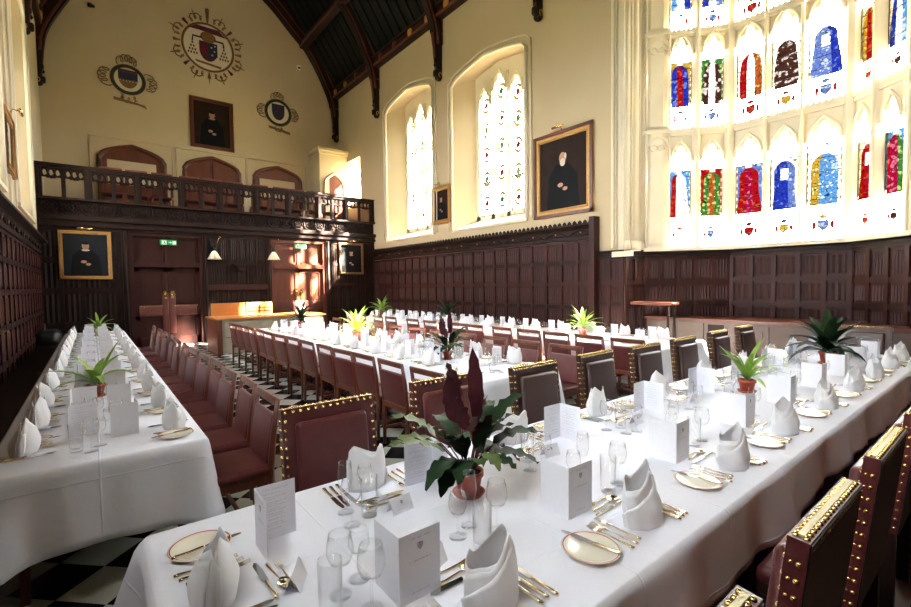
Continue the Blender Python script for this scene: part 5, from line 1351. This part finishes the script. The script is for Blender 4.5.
# ------------------------------------------------------------------ plants
def leaf(g, base, az, tilt, L, w, m, droop=0.6, wavy=0.0, n=8, fold=0.25, tip=1.0, w0=0.15):
    """blade leaf from base; az direction, tilt = starting elevation (rad), droop = how much it bends down"""
    V = []; F = []; p = Vector(base); e = tilt; st = L/n
    side = Vector((-math.sin(az), math.cos(az), 0))
    for i in range(n+1):
        f = i/n
        hw = w*max(0.02, (math.sin(PI*min(1, (w0+(1-w0)*f)))**0.8) if f < 1 else 0.02)
        d = Vector((math.cos(az)*math.cos(e), math.sin(az)*math.cos(e), math.sin(e))); up = side.cross(d) * -1
        up = d.cross(side); 
        if up.z < 0: up = -up
        wv = wavy*math.sin(i*2.4+az*3)
        V += [tuple(p + side*hw + up*(fold*hw + wv)), tuple(p), tuple(p - side*hw + up*(fold*hw - wv))]
        e -= droop/n; p = p + d*st
    for i in range(n):
        a = 3*i; F += [(a, a+1, a+4, a+3), (a+1, a+2, a+5, a+4)]
    g.add(V, F, m, True)
def pot(t, r=0.06, h=0.10, saucer=True):
    b = MB(); b.lathe([(0.0001, 0.006), (r*0.72, 0.006), (r*0.95, h*0.8), (r*1.06, h*0.8), (r*1.06, h), (r*0.95, h), (r*0.92, h*0.88)], TERRA, 24); p = b.build('pot', t)
    b = MB(); b.lathe([(0.0001, h*0.87), (r*0.93, h*0.88)], SOIL, 20); b.build('soil', p)
    if saucer: b = MB(); b.lathe([(0.0001, 0.001), (r*0.95, 0.001), (r*1.15, 0.018), (r*1.11, 0.018), (r*0.9, 0.005)], TERRA, 24); b.build('saucer', t)
def calathea(lab, x, y, s=1.0, seed=3):
    t = thing('potted_plant', lab, 'plant', (x, y, T0)); pot(t, 0.066*s, 0.115*s); rr = random.Random(seed)
    top = 0.11*s
    st = MB(); spec = [  # az(deg), tilt, stem, L, w, mat, droop
      (330, 1.40, 0.16, 0.19, 0.060, LEAFP, 0.2), (190, 1.45, 0.20, 0.16, 0.05, LEAFP, 0.2), (100, 1.4, 0.30, 0.20, 0.05, LEAFP, 0.3),
      (350, 1.05, 0.20, 0.26, 0.055, LEAFD, 0.9), (330, 0.62, 0.15, 0.25, 0.060, LEAFD, 1.0), (310, 0.45, 0.09, 0.25, 0.052, LEAFD, 1.1), (285, 0.35, 0.10, 0.17, 0.05, LEAFD, 0.9), (30, 0.8, 0.20, 0.26, 0.055, LEAFD, 1.1),
      (170, 0.75, 0.16, 0.27, 0.050, LEAFM, 1.0), (150, 0.55, 0.12, 0.30, 0.045, LEAFM, 0.9), (200, 0.40, 0.10, 0.27, 0.052, LEAFD, 1.2), (222, 0.30, 0.10, 0.20, 0.05, LEAFD, 0.9), (205, 0.15, 0.07, 0.22, 0.055, LEAFD, 1.0),
      (140, 0.9, 0.20, 0.24, 0.050, LEAFM, 1.0), (80, 0.7, 0.16, 0.26, 0.055, LEAFD, 1.2), (60, 0.4, 0.10, 0.24, 0.050, LEAFD, 1.1), (262, 0.5, 0.14, 0.15, 0.042, LEAFM, 1.5), (10, 0.3, 0.08, 0.24, 0.050, LEAFD, 1.1),
      (340, 0.2, 0.10, 0.20, 0.035, LEAFP, 1.3), (215, 1.1, 0.14, 0.16, 0.05, LEAFD, 0.9), (275, 1.2, 0.14, 0.17, 0.05, LEAFD, 0.7), (185, 1.0, 0.20, 0.2, 0.045, LEAFM, 1.0)]
    for az, ti, sl, L, w, m, dr in spec:
        a = math.radians(az); sl *= s; L *= s; w *= s
        r0 = 0.012*s; b0 = Vector((r0*math.cos(a), r0*math.sin(a), top*0.85)); te = max(ti, 0.9)
        b1 = b0 + Vector((math.cos(a)*math.cos(te), math.sin(a)*math.cos(te), math.sin(te)))*(sl+0.02)
        st.tube([tuple(b0), tuple((b0+b1)/2 + Vector((0, 0, 0.01))), tuple(b1)], 0.003*s, LEAFP, 5)
        g = MB(); leaf(g, b1, a, ti, L, w*0.88, m, dr, 0.009*s, 11, 0.2); g.build('leaf', t)
    for (ox, oy, oz), az, ti, L, w, m, dr in (((-0.055, 0.035, 0.34), 205, 1.45, 0.23, 0.050, LEAFP, 0.2), ((0.035, -0.02, 0.36), 250, 1.62, 0.32, 0.038, LEAFP, -0.2), ((0.04, -0.03, 0.22), 265, 1.3, 0.20, 0.050, LEAFP, 0.5), ((-0.06, -0.03, 0.20), 200, 1.1, 0.20, 0.045, LEAFD, 0.8), ((0.0, -0.05, 0.15), 240, 0.9, 0.19, 0.045, LEAFM, 1.2), ((0.05, 0.0, 0.20), 320, 1.0, 0.22, 0.045, LEAFD, 0.9), ((0.07, -0.04, 0.24), 300, 1.1, 0.22, 0.058, LEAFD, 0.7)):
        b1 = Vector((ox, oy, oz))*s; st.tube([(0, 0, top*0.85), tuple(b1*0.6), tuple(b1)], 0.0035*s, LEAFP, 5)
        g = MB(); leaf(g, b1, math.radians(az), ti, L*s, w*s, m, dr, 0.009*s, 10, 0.15); g.build('leaf', t)
    st.build('stems', t)
def dracaena(lab, x, y, s=1.0, n=16, m=LEAFG, seed=1, wide=0.016, droop=1.3, L=0.27, red=False, saucer=True, spec=None):
    t = thing('potted_plant', lab, 'plant', (x, y, T0)); pot(t, 0.056*s, 0.095*s, saucer); rr = random.Random(seed)
    for k in range(n):
        a = 2.4*k + rr.uniform(-0.2, 0.2); lev = k/n
        ti = 0.35 + 1.05*lev; l = L*s*(0.75+0.4*rr.random()); dr = droop*(1.2-0.75*lev)
        if spec and k < len(spec): a, ti, l, dr = spec[k]; l *= s
        g = MB(); leaf(g, (0.006*math.cos(a), 0.006*math.sin(a), 0.085*s + 0.05*s*lev), a, ti, l, wide*s, m, dr, 0.0, 9, 0.35, w0=0.25); g.build('leaf', t)
    b = MB(); b.tube([(0, 0, 0.07*s), (0, 0, 0.15*s)], [0.012*s, 0.006*s], LEAFG, 6); b.build('stem', t)
    if red:
        b = MB()
        for k in range(6): leaf(b, (0, 0, 0.16*s), k*1.05, 1.25, 0.12*s, 0.022*s, REDFL, 0.2, 0, 5)
        b.build('red_flower', t)
calathea('large purple and green leafed plant in a terracotta pot on the front table', 1.30, 1.565, 0.98)
RD = math.radians
dracaena('bright green arching plant in a red pot on the middle of the front table', 4.33, 1.50, 1.15, 14, LEAFG, 5, 0.024, 1.2, 0.28, spec=[(RD(150), 1.0, 0.36, 0.3), (RD(270), 1.0, 0.33, 1.3), (RD(300), 0.7, 0.30, 1.2), (RD(170), 0.55, 0.2, 0.6), (RD(230), 0.35, 0.22, 1.0), (RD(100), 1.35, 0.22, 0.3), (RD(330), 1.15, 0.27, 0.9)])
dracaena('dark bushy plant with a red flower on the right part of the front table', 6.42, 1.42, 1.5, 30, LEAFD, 8, 0.038, 1.3, 0.29, True)
dracaena('green spiky plant in an orange pot near the front of the left table', 0.0, 5.12, 1.2, 11, LEAFG, 3, 0.028, 1.4, 0.26, spec=[(RD(20), 1.2, 0.36, 0.2), (RD(180), 0.85, 0.36, 1.1), (RD(200), 0.55, 0.26, 1.2), (RD(280), 0.9, 0.26, 1.8), (RD(350), 1.0, 0.28, 2.0)])
dracaena('small green plant in an orange pot at the far end of the left table', 0.08, 11.8, 1.3, 20, LEAFG, 4, 0.022, 1.5, 0.26)
calathea('dark leafed plant in a red pot near the front of the middle table', 3.5, 4.6, 0.92, 5)
dracaena('bright green spiky plant halfway along the middle table', 3.55, 7.25, 1.6, 26, LEAFG, 7, 0.022, 1.1, 0.28)
dracaena('dark leafed plant towards the far end of the middle table', 3.72, 10.4, 1.6, 24, LEAFD, 9, 0.024, 1.1, 0.28)
dracaena('bright green plant near the front of the table nearest the windows', 6.95, 5.08, 1.4, 22, LEAFG, 10, 0.022, 1.1, 0.30)
dracaena('dark leafed plant halfway along the table nearest the windows', 6.95, 9.1, 1.6, 24, LEAFD, 11, 0.022, 1.0, 0.28)
dracaena('bright green plant far along the table nearest the windows', 6.9, 12.35, 1.6, 24, LEAFG, 12, 0.022, 1.2, 0.28)

# ------------------------------------------------------------------ light
w = bpy.data.worlds.new('sky'); sc.world = w; w.use_nodes = True; nt = w.node_tree; nt.nodes.clear()
out = nt.nodes.new('ShaderNodeOutputWorld'); bg = nt.nodes.new('ShaderNodeBackground'); tc = nt.nodes.new('ShaderNodeTexCoord')
sx = nt.nodes.new('ShaderNodeSeparateXYZ'); rp = nt.nodes.new('ShaderNodeValToRGB')
rp.color_ramp.elements[0].position = 0.46; rp.color_ramp.elements[0].color = (0.22, 0.24, 0.16, 1)
rp.color_ramp.elements[1].position = 0.52; rp.color_ramp.elements[1].color = (0.84, 0.91, 1.0, 1)
ma = nt.nodes.new('ShaderNodeMath'); ma.operation = 'MULTIPLY_ADD'; ma.inputs[1].default_value = 0.5; ma.inputs[2].default_value = 0.5
nt.links.new(tc.outputs['Generated'], sx.inputs[0]); nt.links.new(sx.outputs['Z'], ma.inputs[0]); nt.links.new(ma.outputs[0], rp.inputs[0]); nt.links.new(rp.outputs[0], bg.inputs['Color'])
bg.inputs['Strength'].default_value = 16.0; nt.links.new(bg.outputs[0], out.inputs[0])
sun = bpy.data.lights.new('sun', 'SUN'); so = bpy.data.objects.new('sun', sun); C.objects.link(so)
sun.energy = 90.0; sun.angle = math.radians(1.5); sun.color = (1.0, 0.93, 0.80)
so.rotation_euler = Vector((-0.603, 0.552, -0.573)).to_track_quat('-Z', 'Y').to_euler()
def portal(loc, nrm, sx_, sy_):
    l = bpy.data.lights.new('daylight_portal', 'AREA'); l.shape = 'RECTANGLE'; l.size = sx_; l.size_y = sy_; l.cycles.is_portal = True
    o = bpy.data.objects.new('daylight_portal', l); C.objects.link(o); o.location = loc
    o.rotation_euler = Vector(nrm).to_track_quat('-Z', 'Y').to_euler()
for y0, y1, s, sp, p in WR: portal((XR+0.8, (y0+y1)/2, (s+p)/2), (-1, 0, 0), p-s, y1-y0)
for y0, y1, s, sp, p in WL: portal((XL-0.8, (y0+y1)/2, (s+p)/2), (1, 0, 0), p-s, y1-y0)
portal((XR+0.8, 17.7, 6.0), (-1, 0, 0), 1.8, 1.4)
for A, B in ((BAY[1], BAY[2]), (BAY[2], BAY[3]), (BAY[3], BAY[4])):
    u = Vector((B[0]-A[0], B[1]-A[1], 0)); L = u.length; u.normalize(); n_ = Vector((u.y, -u.x, 0))
    if n_.dot(Vector((8-A[0], 2.9-A[1], 0))) < 0: n_ = -n_
    c = Vector(((A[0]+B[0])/2, (A[1]+B[1])/2, 5.5)) - n_*0.25
    portal(tuple(c), tuple(n_), 6.4, L)

# ------------------------------------------------------------------ camera
yaw, pitch, roll, F = 0.669386, 0.04183, 0.013392, 459.06
f = Vector((math.sin(yaw)*math.cos(pitch), math.cos(yaw)*math.cos(pitch), -math.sin(pitch)))
r = Vector((math.cos(yaw), -math.sin(yaw), 0)); d = f.cross(r)
r2 = r*math.cos(roll) + d*math.sin(roll); d2 = -r*math.sin(roll) + d*math.cos(roll)
cam = bpy.data.cameras.new('camera'); co = bpy.data.objects.new('camera', cam); C.objects.link(co)
co.matrix_world = Matrix(((r2.x, -d2.x, -f.x, 0), (r2.y, -d2.y, -f.y, 0), (r2.z, -d2.z, -f.z, 1.70), (0, 0, 0, 1)))
cam.sensor_width = 36; cam.lens = F/911*36; cam.clip_start = 0.05; cam.clip_end = 200
sc.camera = co
sc.view_settings.view_transform = 'Standard'; sc.view_settings.look = 'None'; sc.view_settings.gamma = 1.0; sc.view_settings.exposure = 1.72
sc.view_settings.use_curve_mapping = False
sc.cycles.use_denoising = True
sc.cycles.max_bounces = 10; sc.cycles.diffuse_bounces = 7; sc.cycles.glossy_bounces = 3; sc.cycles.transparent_max_bounces = 40
sc.cycles.sample_clamp_indirect = 8.0; sc.cycles.caustics_reflective = False; sc.cycles.caustics_refractive = False
